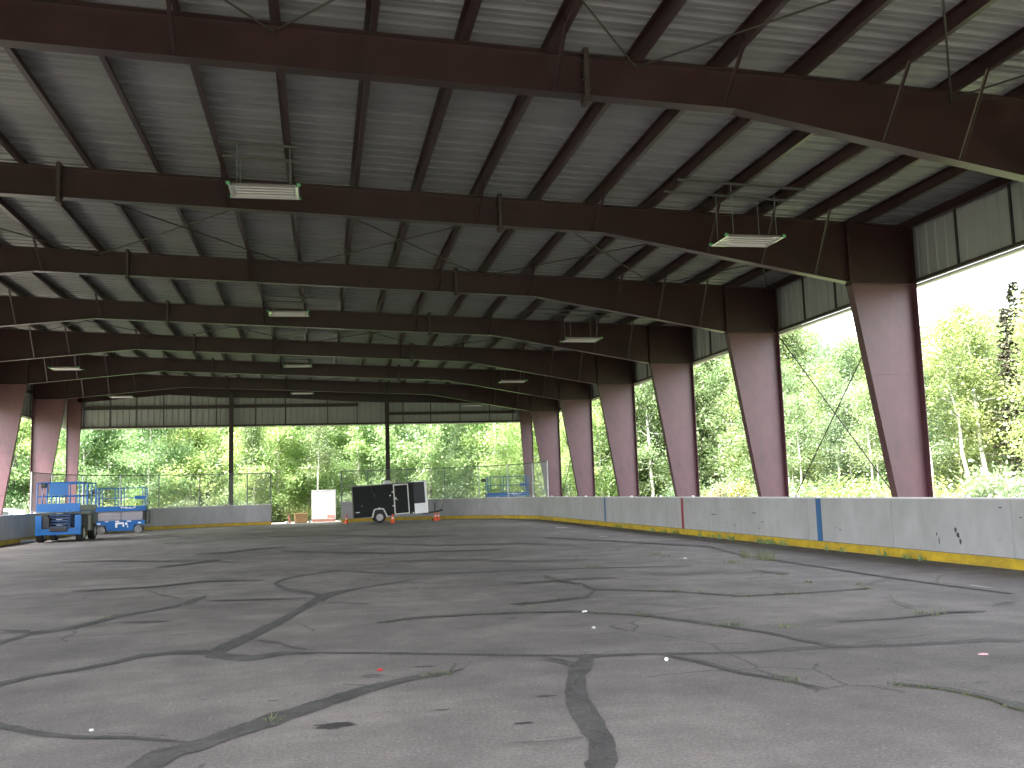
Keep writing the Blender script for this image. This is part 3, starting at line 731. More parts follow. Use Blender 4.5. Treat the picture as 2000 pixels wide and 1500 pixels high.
([-0.34,5.21,-0.34,5.34,-0.32,5.4,-0.32,5.54,-0.29,5.63,-0.24,5.8,-0.19,5.81,-0.15,5.84,-0.11,5.89,-0.07,5.97,-0.03,6.01,0.01,6.08,0.05,6.12,0.08,6.16,0.12,6.19,0.16,6.26,0.2,6.28,0.24,6.31,0.34,6.48,0.45,6.6,0.5,6.67,0.55,6.74,0.6,6.82,0.65,6.87,0.71,6.92,0.77,7,0.83,7.1,0.89,7.17,0.97,7.25,1.05,7.34,1.12,7.39,1.19,7.45,1.25,7.48,1.32,7.54,1.38,7.56,1.44,7.59,1.51,7.65,1.58,7.71,1.65,7.76],[-0.5,5.61,-0.48,5.68,-0.46,5.78,-0.42,5.9,-0.37,5.95,-0.29,6.02,-0.24,6.07,-0.2,6.11,-0.16,6.14,-0.12,6.2,-0.08,6.27,-0.03,6.34,0,6.38,0.04,6.46,0.08,6.48,0.12,6.55,0.15,6.62,0.19,6.69,0.31,6.76,0.42,6.91,0.48,6.97,0.53,7.01,0.58,7.06,0.64,7.17,0.7,7.21,0.76,7.29,0.82,7.35,0.89,7.4,0.97,7.46,1.05,7.52,1.13,7.57,1.2,7.64,1.27,7.67,1.33,7.68,1.39,7.69,1.45,7.7,1.52,7.74,1.58,7.77,1.65,7.8]),
([-1.55,6.82,-1.48,6.8,-1.41,6.75,-1.33,6.69,-1.27,6.63,-1.2,6.55,-1.14,6.49,-1.09,6.47,-1.04,6.45,-0.99,6.42,-0.94,6.38,-0.89,6.37,-0.84,6.35,-0.8,6.33,-0.76,6.32,-0.71,6.3,-0.67,6.29,-0.62,6.28,-0.58,6.26,-0.53,6.23,-0.47,6.19,-0.42,6.16,-0.37,6.13,-0.32,6.09,-0.27,6.06,-0.23,6.03,-0.18,6],[-1.6,7,-1.54,6.99,-1.45,6.9,-1.37,6.85,-1.3,6.75,-1.23,6.68,-1.17,6.62,-1.12,6.59,-1.06,6.54,-1.01,6.51,-0.96,6.47,-0.91,6.45,-0.86,6.42,-0.81,6.4,-0.77,6.4,-0.73,6.38,-0.68,6.36,-0.64,6.34,-0.59,6.33,-0.54,6.29,-0.48,6.26,-0.43,6.22,-0.38,6.18,-0.33,6.14,-0.28,6.1,-0.23,6.07,-0.18,6.03]),
([1.13,10.83,1.22,10.88,1.3,10.92,1.39,10.96,1.48,11,1.57,11.03,1.66,11.07,1.75,11.08,1.83,11.08,1.92,11.07,2,11.05,2.09,11.05,2.18,11.07,2.26,11.06,2.35,11.07,2.44,11.06,2.52,11.05,2.61,11.05,2.7,11.05,2.79,11.01,2.88,11,2.96,10.96,3.06,10.94,3.14,10.91,3.23,10.88,3.32,10.86,3.41,10.83,3.48,10.76,3.55,10.67,3.62,10.59,3.69,10.51,3.77,10.45,3.84,10.38,3.91,10.3,3.98,10.24,4.03,10.13,4.07,10.01,4.12,9.89,4.16,9.78,4.21,9.68,4.26,9.59,4.31,9.5,4.34,9.39,4.39,9.29,4.44,9.21,4.47,9.1,4.51,9.02,4.54,8.92,4.57,8.82,4.61,8.73,4.64,8.65,4.67,8.56,4.68,8.43,4.71,8.32,4.72,8.21,4.73,8.08,4.75,7.97,4.78,7.86,4.8,7.74,4.81,7.61],[1.13,10.93,1.22,10.98,1.31,11.02,1.4,11.09,1.49,11.13,1.58,11.18,1.68,11.21,1.76,11.21,1.85,11.21,1.93,11.2,2.02,11.2,2.11,11.19,2.19,11.18,2.28,11.18,2.37,11.19,2.46,11.17,2.54,11.17,2.63,11.16,2.72,11.17,2.81,11.12,2.9,11.1,2.99,11.07,3.08,11.04,3.17,11.02,3.26,10.99,3.35,10.96,3.44,10.93,3.51,10.85,3.58,10.78,3.66,10.7,3.73,10.62,3.8,10.55,3.87,10.48,3.94,10.4,4.01,10.32,4.07,10.24,4.12,10.13,4.18,10.04,4.22,9.94,4.27,9.83,4.33,9.75,4.36,9.62,4.41,9.52,4.44,9.41,4.48,9.31,4.51,9.2,4.55,9.11,4.58,9.01,4.62,8.91,4.65,8.83,4.69,8.74,4.72,8.65,4.74,8.53,4.76,8.42,4.78,8.31,4.8,8.19,4.81,8.08,4.85,7.98,4.88,7.87,4.91,7.77]),
([3.36,7.78,3.39,7.68,3.42,7.59,3.45,7.5,3.48,7.4,3.51,7.31,3.53,7.22,3.55,7.12,3.57,7.02,3.59,6.92,3.61,6.83,3.64,6.77,3.68,6.71,3.71,6.66,3.74,6.6,3.77,6.54,3.8,6.48,3.83,6.41,3.85,6.34,3.87,6.27,3.89,6.21,3.92,6.15],[3.39,7.84,3.42,7.75,3.46,7.66,3.49,7.58,3.52,7.5,3.56,7.42,3.58,7.32,3.6,7.22,3.62,7.12,3.63,7.01,3.65,6.91,3.69,6.85,3.71,6.78,3.75,6.72,3.78,6.66,3.81,6.59,3.83,6.53,3.85,6.46,3.87,6.38,3.89,6.31,3.91,6.23,3.92,6.16]),
([4.42,6.14,4.45,6.1,4.48,6.06,4.51,6.02,4.55,5.98,4.58,5.94,4.61,5.9,4.63,5.86,4.64,5.8,4.66,5.75,4.67,5.68,4.69,5.63,4.7,5.57,4.7,5.47,4.68,5.36,4.67,5.28,4.69,5.23,4.69,5.16,4.7,5.1],[4.45,6.19,4.48,6.14,4.52,6.11,4.55,6.07,4.58,6.03,4.62,6,4.65,5.96,4.68,5.92,4.7,5.87,4.72,5.81,4.73,5.75,4.75,5.71,4.76,5.64,4.78,5.57,4.78,5.47,4.8,5.43,4.82,5.38,4.83,5.31,4.86,5.28]),
([4.29,13.02,4.38,12.94,4.47,12.87,4.56,12.81,4.65,12.73,4.74,12.67,4.82,12.6,4.91,12.52,5,12.46,5.08,12.39,5.15,12.29,5.22,12.19,5.28,12.08,5.35,11.98,5.41,11.88,5.48,11.78,5.54,11.68,5.61,11.59,5.67,11.49,5.73,11.4,5.82,11.37,5.92,11.38,6.02,11.37,6.12,11.36,6.23,11.35,6.33,11.34,6.43,11.35,6.54,11.37,6.65,11.37,6.76,11.38,6.87,11.39,6.98,11.4,7.09,11.41,7.2,11.42,7.31,11.43,7.42,11.44,7.54,11.45],[4.32,13.12,4.41,13.03,4.5,12.96,4.59,12.9,4.68,12.82,4.76,12.74,4.85,12.68,4.94,12.61,5.02,12.53,5.11,12.48,5.18,12.37,5.25,12.26,5.31,12.16,5.38,12.05,5.45,11.95,5.51,11.86,5.58,11.76,5.64,11.67,5.7,11.57,5.76,11.47,5.86,11.45,5.96,11.46,6.06,11.44,6.17,11.44,6.27,11.43,6.37,11.42,6.47,11.43,6.58,11.44,6.69,11.44,6.8,11.45,6.91,11.46,7.02,11.47,7.13,11.48,7.24,11.49,7.35,11.5,7.46,11.51,7.58,11.51]),
([4.11,15.39,4.1,14.87,4.07,14.35,4.15,14.19,4.22,14,4.3,13.84,4.26,13.34,4.24,12.94,4.13,12.72,3.99,12.37,3.87,12.29,3.76,12.26,3.64,12.2,3.52,12.14,3.41,12.08,3.3,12.04,3.19,12.03,3.09,12,2.98,11.97,2.88,11.95],[4.18,15.64,4.16,15.11,4.13,14.58,4.21,14.42,4.28,14.21,4.36,14.06,4.33,13.56,4.3,13.06,4.11,12.54,3.94,12.15,3.82,12.11,3.71,12.05,3.59,12.01,3.48,11.97,3.37,11.91,3.26,11.89,3.16,11.87,3.06,11.87,2.96,11.84,2.86,11.84]),
([9.17,20.75,9.04,20.02,8.93,19.4,8.82,18.78,8.74,18.25,8.64,17.71,8.63,17.35,8.63,17.03,8.63,16.72,8.62,16.4,8.62,16.12,8.61,15.83,8.61,15.56,8.6,15.29,8.59,15.02,8.59,14.77,8.59,14.53,8.58,14.28,8.57,14.04,8.57,13.82,8.56,13.59,8.54,13.35,8.55,13.15,8.54,12.93,8.53,12.72,8.52,12.51,8.54,12.35,8.54,12.15,8.54,11.97,8.54,11.8,8.55,11.63,8.56,11.48,8.56,11.3,8.57,11.16,8.58,11.02,8.59,10.87,8.6,10.74,8.61,10.61,8.62,10.47,8.62,10.34,8.63,10.21],[9.33,21.11,9.2,20.39,9.06,19.68,8.95,19.07,8.85,18.48,8.75,17.93,8.73,17.55,8.73,17.23,8.72,16.9,8.71,16.59,8.71,16.29,8.71,16.01,8.7,15.72,8.69,15.45,8.69,15.18,8.67,14.9,8.67,14.66,8.67,14.43,8.66,14.19,8.66,13.97,8.65,13.73,8.63,13.49,8.63,13.27,8.62,13.06,8.61,12.84,8.61,12.64,8.61,12.45,8.62,12.27,8.62,12.09,8.61,11.9,8.62,11.73,8.63,11.58,8.62,11.4,8.64,11.25,8.65,11.11,8.65,10.96,8.66,10.82,8.67,10.68,8.68,10.55,8.69,10.42,8.7,10.29]),
([5.62,8.96,5.7,8.95,5.78,8.95,5.86,8.94,5.93,8.93,6.01,8.92,6.09,8.92,6.17,8.91,6.24,8.9,6.34,8.93,6.44,8.95,6.54,8.97,6.64,8.99,6.74,9.02,6.85,9.05,6.96,9.08,7.04,9.07,7.11,9.05,7.19,9.03,7.28,9.03,7.36,9.01],[5.64,9,5.72,8.99,5.8,8.99,5.88,8.98,5.96,8.98,6.04,8.97,6.13,8.98,6.2,8.97,6.29,8.97,6.39,9,6.49,9.02,6.59,9.06,6.7,9.08,6.8,9.11,6.91,9.14,7.03,9.19,7.1,9.16,7.18,9.14,7.25,9.11,7.32,9.08,7.39,9.05]),
([-0.49,26.04,-0.3,25.78,-0.11,25.57,0.08,25.37,0.27,25.17,0.45,24.97,0.63,24.76,0.81,24.56,0.99,24.39,1.16,24.16,1.34,24,1.51,23.81,1.67,23.59,1.84,23.42,2,23.25,2.17,23.19,2.34,23.21,2.51,23.14,2.68,23.14,2.85,23.1,3.02,23.05,3.19,23.03,3.36,22.97,3.53,22.98,3.7,22.95,3.87,22.89,4.04,22.85,4.21,22.83,4.38,22.8,4.55,22.79,4.72,22.74],[-0.5,26.34,-0.31,26.1,-0.11,25.87,0.08,25.71,0.27,25.45,0.45,25.27,0.64,25.07,0.82,24.9,1,24.7,1.17,24.47,1.35,24.3,1.52,24.12,1.69,23.93,1.86,23.74,2.02,23.56,2.19,23.5,2.37,23.53,2.54,23.45,2.71,23.43,2.88,23.41,3.05,23.33,3.23,23.34,3.4,23.3,3.57,23.26,3.74,23.25,3.91,23.2,4.08,23.18,4.25,23.11,4.43,23.1,4.59,23.05,4.77,23.04]),
([-3.43,16.75,-3.32,16.77,-3.2,16.76,-3.09,16.78,-2.98,16.78,-2.87,16.78,-2.75,16.79,-2.64,16.81,-2.53,16.83,-2.41,16.82,-2.3,16.84,-2.19,16.85,-2.09,16.94,-1.98,17.01,-1.88,17.1,-1.77,17.19,-1.67,17.29,-1.56,17.4,-1.45,17.47,-1.32,17.42,-1.19,17.38,-1.07,17.34,-0.94,17.31,-0.82,17.29,-0.69,17.26,-0.57,17.21,-0.44,17.18],[-3.46,16.87,-3.35,16.89,-3.23,16.89,-3.12,16.92,-3.01,16.92,-2.9,16.93,-2.79,16.97,-2.68,16.99,-2.56,16.98,-2.44,16.99,-2.33,17.03,-2.22,17.06,-2.12,17.13,-2.02,17.23,-1.91,17.33,-1.8,17.42,-1.7,17.51,-1.59,17.65,-1.48,17.73,-1.34,17.66,-1.22,17.61,-1.09,17.54,-0.96,17.51,-0.83,17.44,-0.7,17.39,-0.57,17.34,-0.45,17.28]),
([-0.16,10.06,-0.07,9.96,0.01,9.87,0.1,9.79,0.21,9.45,0.31,9.33,0.4,9.21],[-0.16,10.1,-0.07,10.03,0.01,9.97,0.1,9.89,0.21,9.54,0.31,9.41,0.4,9.28]),
([2.36,8,2.42,7.87,2.47,7.75,2.51,7.51],[2.37,8.04,2.44,7.96,2.5,7.87,2.56,7.66]),
([-2.96,21.6,-2.83,21.75,-2.69,21.91,-2.56,22.04,-2.42,22.21,-2.28,22.41,-2.15,22.68,-2.01,22.89,-1.87,23.11,-1.59,22.53,-1.31,21.95],[-2.98,21.75,-2.87,21.98,-2.74,22.21,-2.61,22.39,-2.49,22.69,-2.34,22.86,-2.21,23.13,-2.08,23.45,-1.92,23.67,-1.61,22.83,-1.32,22.09]),
([-1.07,14.14,-0.96,14.11,-0.86,14.08,-0.76,14.06,-0.66,14.04,-0.56,14.03,-0.46,14.01,-0.36,13.96,-0.26,13.93,-0.16,13.92,-0.06,13.89,0.04,13.86,0.14,13.84,0.24,13.81,0.34,13.77],[-1.08,14.22,-0.98,14.2,-0.88,14.19,-0.77,14.17,-0.67,14.15,-0.57,14.15,-0.47,14.13,-0.37,14.1,-0.27,14.06,-0.17,14.03,-0.07,14,0.04,13.96,0.14,13.92,0.24,13.89,0.34,13.86]),
([-1.86,12.19,-1.75,12.15,-1.64,12.12,-1.52,12.07,-1.42,12.05,-1.31,12.04,-1.2,12.04],[-1.87,12.24,-1.76,12.21,-1.65,12.19,-1.54,12.16,-1.43,12.14,-1.32,12.12,-1.21,12.09]),
([-2.34,16.72,-2.1,16,-1.87,15.36,-1.73,15.1,-1.59,14.83,-1.46,14.6],[-2.35,16.8,-2.11,16.13,-1.89,15.5,-1.75,15.24,-1.61,14.97,-1.47,14.71]),
([-2.71,26.32,-2.53,26.35,-2.33,26.3,-2.14,26.33,-1.94,26.34,-1.78,26.66,-1.6,26.97,-1.43,27.28,-1.24,27.53,-1.04,27.64,-0.84,27.79,-0.64,27.95,-0.43,28.06],[-2.74,26.53,-2.56,26.63,-2.36,26.62,-2.18,26.73,-1.98,26.73,-1.81,27.06,-1.64,27.38,-1.46,27.65,-1.27,27.95,-1.06,28.05,-0.86,28.13,-0.65,28.22,-0.44,28.28]),
([0.61,13.07,0.74,12.97,0.88,12.87,1,12.78,1.13,12.7],[0.61,13.13,0.75,13.05,0.88,12.97,1.01,12.86,1.14,12.76]),
([3.37,14.4,3.48,14.39,3.6,14.39,3.72,14.38,3.84,14.39,3.98,14.44,4.11,14.5,4.25,14.55,4.39,14.62,4.5,14.59,4.61,14.56,4.72,14.54,4.83,14.51,4.94,14.49,5.05,14.46],[3.39,14.5,3.51,14.5,3.63,14.51,3.75,14.5,3.87,14.49,4.01,14.57,4.14,14.62,4.28,14.68,4.42,14.75,4.54,14.72,4.64,14.68,4.75,14.64,4.86,14.61,4.96,14.57,5.07,14.54]),
([7.37,14.57,7.41,14.36,7.45,14.19,7.5,13.97,7.54,13.76],[7.44,14.71,7.48,14.51,7.53,14.34,7.56,14.11,7.59,13.87]),
([6.94,27.68,7.07,27.24,7.19,26.82,7.31,26.4,7.42,25.99,7.55,25.63,7.66,25.24,7.78,24.88,7.9,24.53,8.01,24.19,8.13,23.87,8.21,23.47,8.32,23.16,8.44,22.89,8.53,22.57,8.62,22.27,8.7,21.95,8.79,21.68,8.88,21.41,8.96,21.14,9.04,20.89,9.11,20.6],[6.99,27.9,7.12,27.46,7.25,27.07,7.39,26.69,7.51,26.32,7.64,25.96,7.75,25.59,7.88,25.22,7.99,24.83,8.12,24.52,8.23,24.19,8.33,23.8,8.44,23.48,8.55,23.2,8.63,22.84,8.72,22.55,8.81,22.25,8.9,21.96,8.98,21.66,9.07,21.42,9.15,21.14,9.23,20.87]),
([7.53,11.68,7.75,11.85,7.97,12.02,8.24,12.25,8.52,12.48],[7.56,11.73,7.79,11.92,8.03,12.11,8.29,12.32,8.55,12.53]),
([7.36,10.77,7.19,10.46,7.03,10.16,6.95,9.85,6.88,9.57],[7.38,10.8,7.22,10.5,7.07,10.21,6.99,9.91,6.92,9.62]),
([7.72,9.36,7.98,9.48,8.1,9.51,8.22,9.54],[7.76,9.41,8.02,9.54,8.13,9.55,8.25,9.57]),
([1.56,5.41,1.6,5.39,1.65,5.38,1.7,5.37,1.74,5.36,1.79,5.36,1.84,5.37,1.89,5.37,1.93,5.38,1.98,5.38],[1.56,5.42,1.61,5.41,1.65,5.4,1.7,5.39,1.74,5.38,1.79,5.38,1.84,5.38,1.89,5.39,1.94,5.4,1.99,5.4]),
([-1.43,35.95,-1.15,35.8,-0.87,35.7,-0.6,35.59,-0.33,35.51,-0.06,35.39,0.21,35.31,0.49,35.23,0.76,35.07,1,34.71,1.25,34.37,1.48,33.97,1.72,33.64,1.95,33.31,2.17,32.95,2.39,32.58,2.61,32.26,2.83,31.95,3.04,31.63,3.28,31.55,3.53,31.5,3.77,31.4,4.01,31.33,4.26,31.3,4.5,31.21,4.75,31.14,4.99,31.07],[-1.44,36.22,-1.16,36.12,-0.89,36.07,-0.61,35.96,-0.34,35.88,-0.06,35.78,0.21,35.69,0.48,35.67,0.76,35.6,1.01,35.19,1.25,34.8,1.5,34.41,1.74,34.11,1.97,33.71,2.2,33.4,2.42,33.04,2.64,32.68,2.86,32.35,3.07,32.01,3.32,31.94,3.56,31.87,3.81,31.76,4.05,31.68,4.29,31.57,4.53,31.46,4.78,31.39,5.02,31.3]),
([1.59,28.49,1.8,28.18,2,27.9,2.19,27.63,2.38,27.37,2.57,27.08,2.76,26.82,2.94,26.55,3.12,26.31,3.3,26.05,3.47,25.82,3.64,25.58,3.84,25.52,4.03,25.43,4.21,25.36,4.41,25.33,4.6,25.25,4.79,25.19,4.98,25.14,5.17,25.1,5.36,25.02,5.55,24.96,5.74,24.9,5.9,24.65,6.05,24.37,6.2,24.11,6.35,23.83,6.49,23.57,6.64,23.34,6.78,23.09],[1.6,28.66,1.8,28.38,2,28.1,2.2,27.83,2.4,27.57,2.59,27.32,2.78,27.05,2.96,26.78,3.14,26.55,3.33,26.31,3.5,26.07,3.67,25.83,3.87,25.79,4.06,25.69,4.25,25.63,4.45,25.57,4.64,25.54,4.83,25.47,5.03,25.42,5.22,25.34,5.41,25.28,5.6,25.24,5.79,25.16,5.95,24.89,6.1,24.57,6.25,24.31,6.39,24.01,6.54,23.74,6.68,23.48,6.82,23.21]),
([-5.61,24.93,-5.43,24.89,-5.27,24.9,-5.1,24.85,-4.93,24.87,-4.76,24.83,-4.59,24.81,-4.42,24.8,-4.2,24.61,-3.98,24.41,-3.76,24.2,-3.55,24.04,-3.34,23.83,-3.14,23.67,-2.92,23.43,-2.77,23.51,-2.61,23.54,-2.46,23.61,-2.31,23.68,-2.15,23.76,-1.99,23.81,-1.83,23.87],[-5.66,25.13,-5.49,25.11,-5.33,25.14,-5.15,25.11,-4.99,25.13,-4.82,25.1,-4.65,25.1,-4.49,25.12,-4.27,24.95,-4.04,24.74,-3.81,24.49,-3.6,24.32,-3.39,24.13,-3.17,23.91,-2.97,23.73,-2.81,23.76,-2.65,23.82,-2.49,23.86,-2.33,23.9,-2.17,23.93,-2.01,23.98,-1.84,24.02]),
([1.92,20.31,2.07,20.26,2.21,20.22,2.36,20.2,2.51,20.15,2.65,20.12,2.8,20.08,2.94,20.05,3.09,20,3.23,19.95,3.38,19.92,3.51,19.78,3.63,19.62,3.76,19.48,3.88,19.34,4,19.19,4.12,19.04,4.24,18.91,4.36,18.77,4.48,18.64,4.59,18.5,4.75,18.48,4.91,18.47,5.07,18.45,5.23,18.44,5.39,18.42,5.55,18.4,5.71,18.39],[1.93,20.43,2.08,20.38,2.23,20.36,2.37,20.34,2.52,20.29,2.67,20.27,2.82,20.24,2.96,20.21,3.11,20.18,3.26,20.13,3.41,20.12,3.54,19.96,3.66,19.81,3.79,19.65,3.91,19.51,4.04,19.36,4.16,19.23,4.28,19.08,4.4,18.95,4.51,18.78,4.63,18.66,4.79,18.62,4.95,18.61,5.11,18.59,5.26,18.57,5.42,18.54,5.58,18.51,5.74,18.48]),
([5.57,15.15,5.67,15.03,5.77,14.91,5.86,14.78,5.96,14.66,6.05,14.54,6.17,14.53,6.29,14.53,6.4,14.5,6.53,14.5,6.64,14.48,6.76,14.48,6.88,14.46,6.96,14.34,7.04,14.22,7.11,14.11,7.19,14],[5.6,15.22,5.7,15.11,5.8,14.98,5.9,14.88,5.99,14.76,6.09,14.64,6.21,14.64,6.33,14.63,6.45,14.61,6.57,14.6,6.69,14.6,6.81,14.59,6.92,14.55,7,14.43,7.07,14.3,7.14,14.18,7.21,14.05]),
([-3.02,11.88,-2.92,11.81,-2.82,11.76,-2.73,11.72,-2.64,11.66],[-3.05,11.98,-2.96,11.94,-2.86,11.89,-2.77,11.85,-2.67,11.79])]
# ------------------------------------------------------------------ ground
def smooth(a, b, x):
    t = min(1, max(0, (x - a) / (b - a))); return t * t * (3 - 2 * t)
def ground_z(x, y):
    z = -0.03
    z -= 0.95 * smooth(-15.0, -20.5, x) * smooth(35, 50, y)
    z -= 0.25 * smooth(15, 22, x)
    z += 0.9 * smooth(62, 85, y) + 0.5 * smooth(34, 48, x)
    if 14 < abs(x) or y > 56: z += 0.06 * math.sin(x * 0.9 + y * 0.4) * math.cos(y * 0.7 - x * 0.3)
    return z
gx = [-1500, -600, -250, -120, -80] + [-60 + 2 * i for i in range(61)] + [80, 120, 250, 600, 1500]
gy = [-1500, -600, -250, -120, -60] + [-40 + 2 * i for i in range(71)] + [120, 180, 300, 700, 1500]
vs = [(x, y, ground_z(x, y)) for y in gy for x in gx]
nx = len(gx)
fs = [(j * nx + i, j * nx + i + 1, (j + 1) * nx + i + 1, (j + 1) * nx + i) for j in range(len(gy) - 1) for i in range(nx - 1)]
o = MB().add(vs, fs, True).build('ground', SOIL); tag(o, 'grassy ground around and beyond the shelter', 'ground', kind='structure')
o = MB().add([(-13.3, -14, 0), (13.3, -14, 0), (13.3, 53.0, 0), (-13.3, 53.0, 0)], [(0, 1, 2, 3)]).build('asphalt_floor', ASPHALT)
tag(o, 'worn cracked grey asphalt floor of the rink', 'pavement', kind='structure')
gp = [(-4.5, 53.0), (4.5, 53.0), (5.2, 54.5), (4.0, 56.3), (1.5, 56.9), (-1.5, 56.6), (-4.6, 55.6)]
o = MB().add([(x, y, -0.006) for x, y in gp], [tuple(range(len(gp)))]).build('gravel_path', GRAVEL)
tag(o, 'pale gravel outside the gap in the boards', 'path', kind='structure')

cm = MB()
for i, (a, c) in enumerate(CRACKS):
    z = 0.003 + 0.0006 * i; n = len(a) // 2
    vs = [(a[2 * k], a[2 * k + 1], z) for k in range(n)] + [(c[2 * k], c[2 * k + 1], z) for k in range(n)]
    cm.add(vs, [(k, k + 1, n + k + 1, n + k) for k in range(n - 1)])
lm = MB()
rc = random.Random(9)
for i, (a, c) in enumerate(CRACKS):
    z = 0.0045 + 0.0006 * len(CRACKS) + 0.0004 * i; n = len(a) // 2
    ctr = []
    off = 0.0
    for k in range(n - 1):
        for q in range(4):
            t = q / 4
            off = max(-.32, min(.32, off + rc.gauss(0, .12)))
            ax, ay = a[2*k] + (a[2*k+2] - a[2*k]) * t, a[2*k+1] + (a[2*k+3] - a[2*k+1]) * t
            cx, cy = c[2*k] + (c[2*k+2] - c[2*k]) * t, c[2*k+1] + (c[2*k+3] - c[2*k+1]) * t
            ctr.append(((ax + cx) / 2 + (cx - ax) * off, (ay + cy) / 2 + (cy - ay) * off, cx - ax, cy - ay))
    run = rc.random() < .8
    for k in range(len(ctr) - 1):
        if rc.random() < .12: run = not run
        if not run: continue
        (x0, y0, dx, dy), (x1, y1, _, _) = ctr[k], ctr[k + 1]
        l = math.hypot(dx, dy)
        if l < 1e-4: continue
        w = min(.22 * l, rc.uniform(.003, .009)); ux, uy = dx / l * w, dy / l * w
        lm.add([(x0 - ux, y0 - uy, z), (x0 + ux, y0 + uy, z), (x1 + ux, y1 + uy, z), (x1 - ux, y1 - uy, z)], [(0, 1, 2, 3)])
o = lm.build('open_crack', SEAM); tag(o, 'thin open cracks running along the tar seams', 'crack', kind='structure')
o = cm.build('crack_sealant', TAR); tag(o, 'dark tar seams filling the long cracks in the asphalt', 'crack sealant', kind='structure')
random.seed(21)
b = MB()
def flat(poly, z): b.add([(x, y, z) for x, y in poly], [tuple(range(len(poly)))])
flat(blob(0.615, 6.22, 0.13, 0.10, 22, 0.4), 0.0025)
for x, y, r in ((1.30, 6.42, .05), (1.32, 8.04, .05), (1.40, 8.0, .035), (1.75, 5.9, .05), (2.05, 6.6, .06), (1.15, 7.1, .03), (-0.3, 7.3, .03), (0.2, 7.1, .04), (-2.0, 12.0, .10), (-3.8, 13.5, .12), (-3.1, 19.5, .25), (-2.8, 18.9, .16), (0.5, 15.5, .08), (5.0, 6.0, .06), (4.4, 7.6, .05)):
    flat(blob(x, y, r * 1.4, r * .5, 12, 0.5), 0.0025)
o = b.build('oil_stain', STAIN); tag(o, 'dark oil stains spotted over the asphalt', 'stain', kind='structure')
b = MB()
for x, y, rx, ry in ((8.89, 11.1, .03, .26), (8.57, 26.95, .16, .12), (9.2, 34.3, .25, .35), (-5.15, 38.4, .40, .12), (7.4, 17.76, .05, .07), (8.0, 30.4, .18, .1)):
    flat(blob(x, y, rx, ry, 12, 0.3), 0.002)
o = b.build('worn_paint_mark', PAINT); tag(o, 'worn white paint marks left on the asphalt', 'paint mark', kind='structure')

b = MB()
gp1 = []
rg = random.Random(4)
outer, inner = [], []
for k in range(150):
    y = 8.6 + 35.0 * k / 149
    inner.append((XB + 0.03, y)); outer.append((XB - 0.035 - abs(rg.gauss(0.10, .07)) - 0.05 * math.sin(k * .21), y))
n = len(inner)
b.add([(x, y, 0.0018) for x, y in inner] + [(x, y, 0.0018) for x, y in outer], [(k, k + 1, n + k + 1, n + k) for k in range(n - 1)])
o = b.build('grime_strip', GRIME); tag(o, 'dark grime gathered along the foot of the right boards', 'grime', kind='structure')
# weeds in the cracks: too many to count
WEEDS = [(5.30, 16.89, 5), (5.41, 16.82, 5), (7.31, 18.98, 6), (7.28, 18.32, 6), (7.47, 19.59, 6), (7.77, 16.35, 7), (7.86, 16.29, 7), (7.27, 12.55, 4), (7.53, 13.83, 4),
         (6.29, 11.47, 4), (6.43, 11.4, 4), (7.51, 11.52, 5), (7.72, 11.99, 5), (6.69, 9.13, 5), (6.78, 9.09, 5), (5.03, 8.86, 6), (4.61, 9.15, 4), (4.56, 9.17, 4), (3.84, 6.52, 4),
         (4.08, 14.77, 4), (-2.11, 12.76, 4), (0.23, 6.46, 4), (-1.28, 14.09, 3), (4.91, 12.53, 3), (5.22, 12.37, 3), (5.47, 12.1, 3), (3.05, 11.58, 3), (5.75, 11.37, 4), (1.49, 7.66, 3), (1.41, 7.65, 3), (1.32, 7.59, 2)]
b = MB()
def blade(x, y, h, lean, w, z0=0.0):
    a = random.uniform(0, 2 * PI); dx, dy = math.cos(a) * lean, math.sin(a) * lean
    p = random.uniform(0, 2 * PI); wx, wy = math.cos(p) * w, math.sin(p) * w
    b.add([(x - wx, y - wy, z0), (x + wx, y + wy, z0), (x + dx * .5 + wx * .7, y + dy * .5 + wy * .7, z0 + h * .6), (x + dx, y + dy, z0 + h), (x + dx * .5 - wx * .7, y + dy * .5 - wy * .7, z0 + h * .6)], [(0, 1, 2, 3, 4)])
for x, y, s in WEEDS:
    for k in range(5 * s):
        blade(x + random.gauss(0, .013 * s), y + random.gauss(0, .013 * s), random.uniform(.010, .009 * s + .010), random.uniform(0, .04), random.uniform(.003, .006))
for i in (10, 12, 8):
    a, c = CRACKS[i]; n = len(a) // 2
    for k in range(45):
        j = random.randrange(n - 1); t = random.random()
        x = a[2 * j] + (a[2 * j + 2] - a[2 * j]) * t; y = a[2 * j + 1] + (a[2 * j + 3] - a[2 * j + 1]) * t
        for q in range(4): blade(x + random.gauss(0, .02), y + random.gauss(0, .02), random.uniform(.008, .03), .02, .003)
o = b.build('weeds', GRASSM); tag(o, 'small weeds growing in the asphalt cracks', 'weeds', kind='stuff')
b = MB()
for k in range(26):
    y = random.choice((random.uniform(14, 24), random.uniform(19.5, 23.5), random.uniform(24, 34)))
    for q in range(random.randrange(6, 22)):
        a = random.uniform(0, 2 * PI)
        blade(XB - 0.03 - abs(random.gauss(0, .03)), y + random.gauss(0, .09), random.uniform(.04, .17), random.uniform(.01, .06), random.uniform(.006, .014))
o = b.build('weeds', LEAF_D); tag(o, 'dark weeds growing along the foot of the yellow kick plate', 'weeds', kind='stuff')
b = MB()
for k in range(260):
    t = random.random()
    x = 8.50 + 0.13 * t; y = 17.46 - 1.2 * t
    if 0.28 < t < 0.42 and random.random() < .8: continue
    blade(x + random.gauss(0, .035), y + random.gauss(0, .035), random.uniform(.05, .24), random.uniform(0, .06), random.uniform(.002, .004))
o = b.build('grass_clump', GRASSM); tag(o, 'tall clump of pale grass growing from a crack near the right boards', 'grass clump')
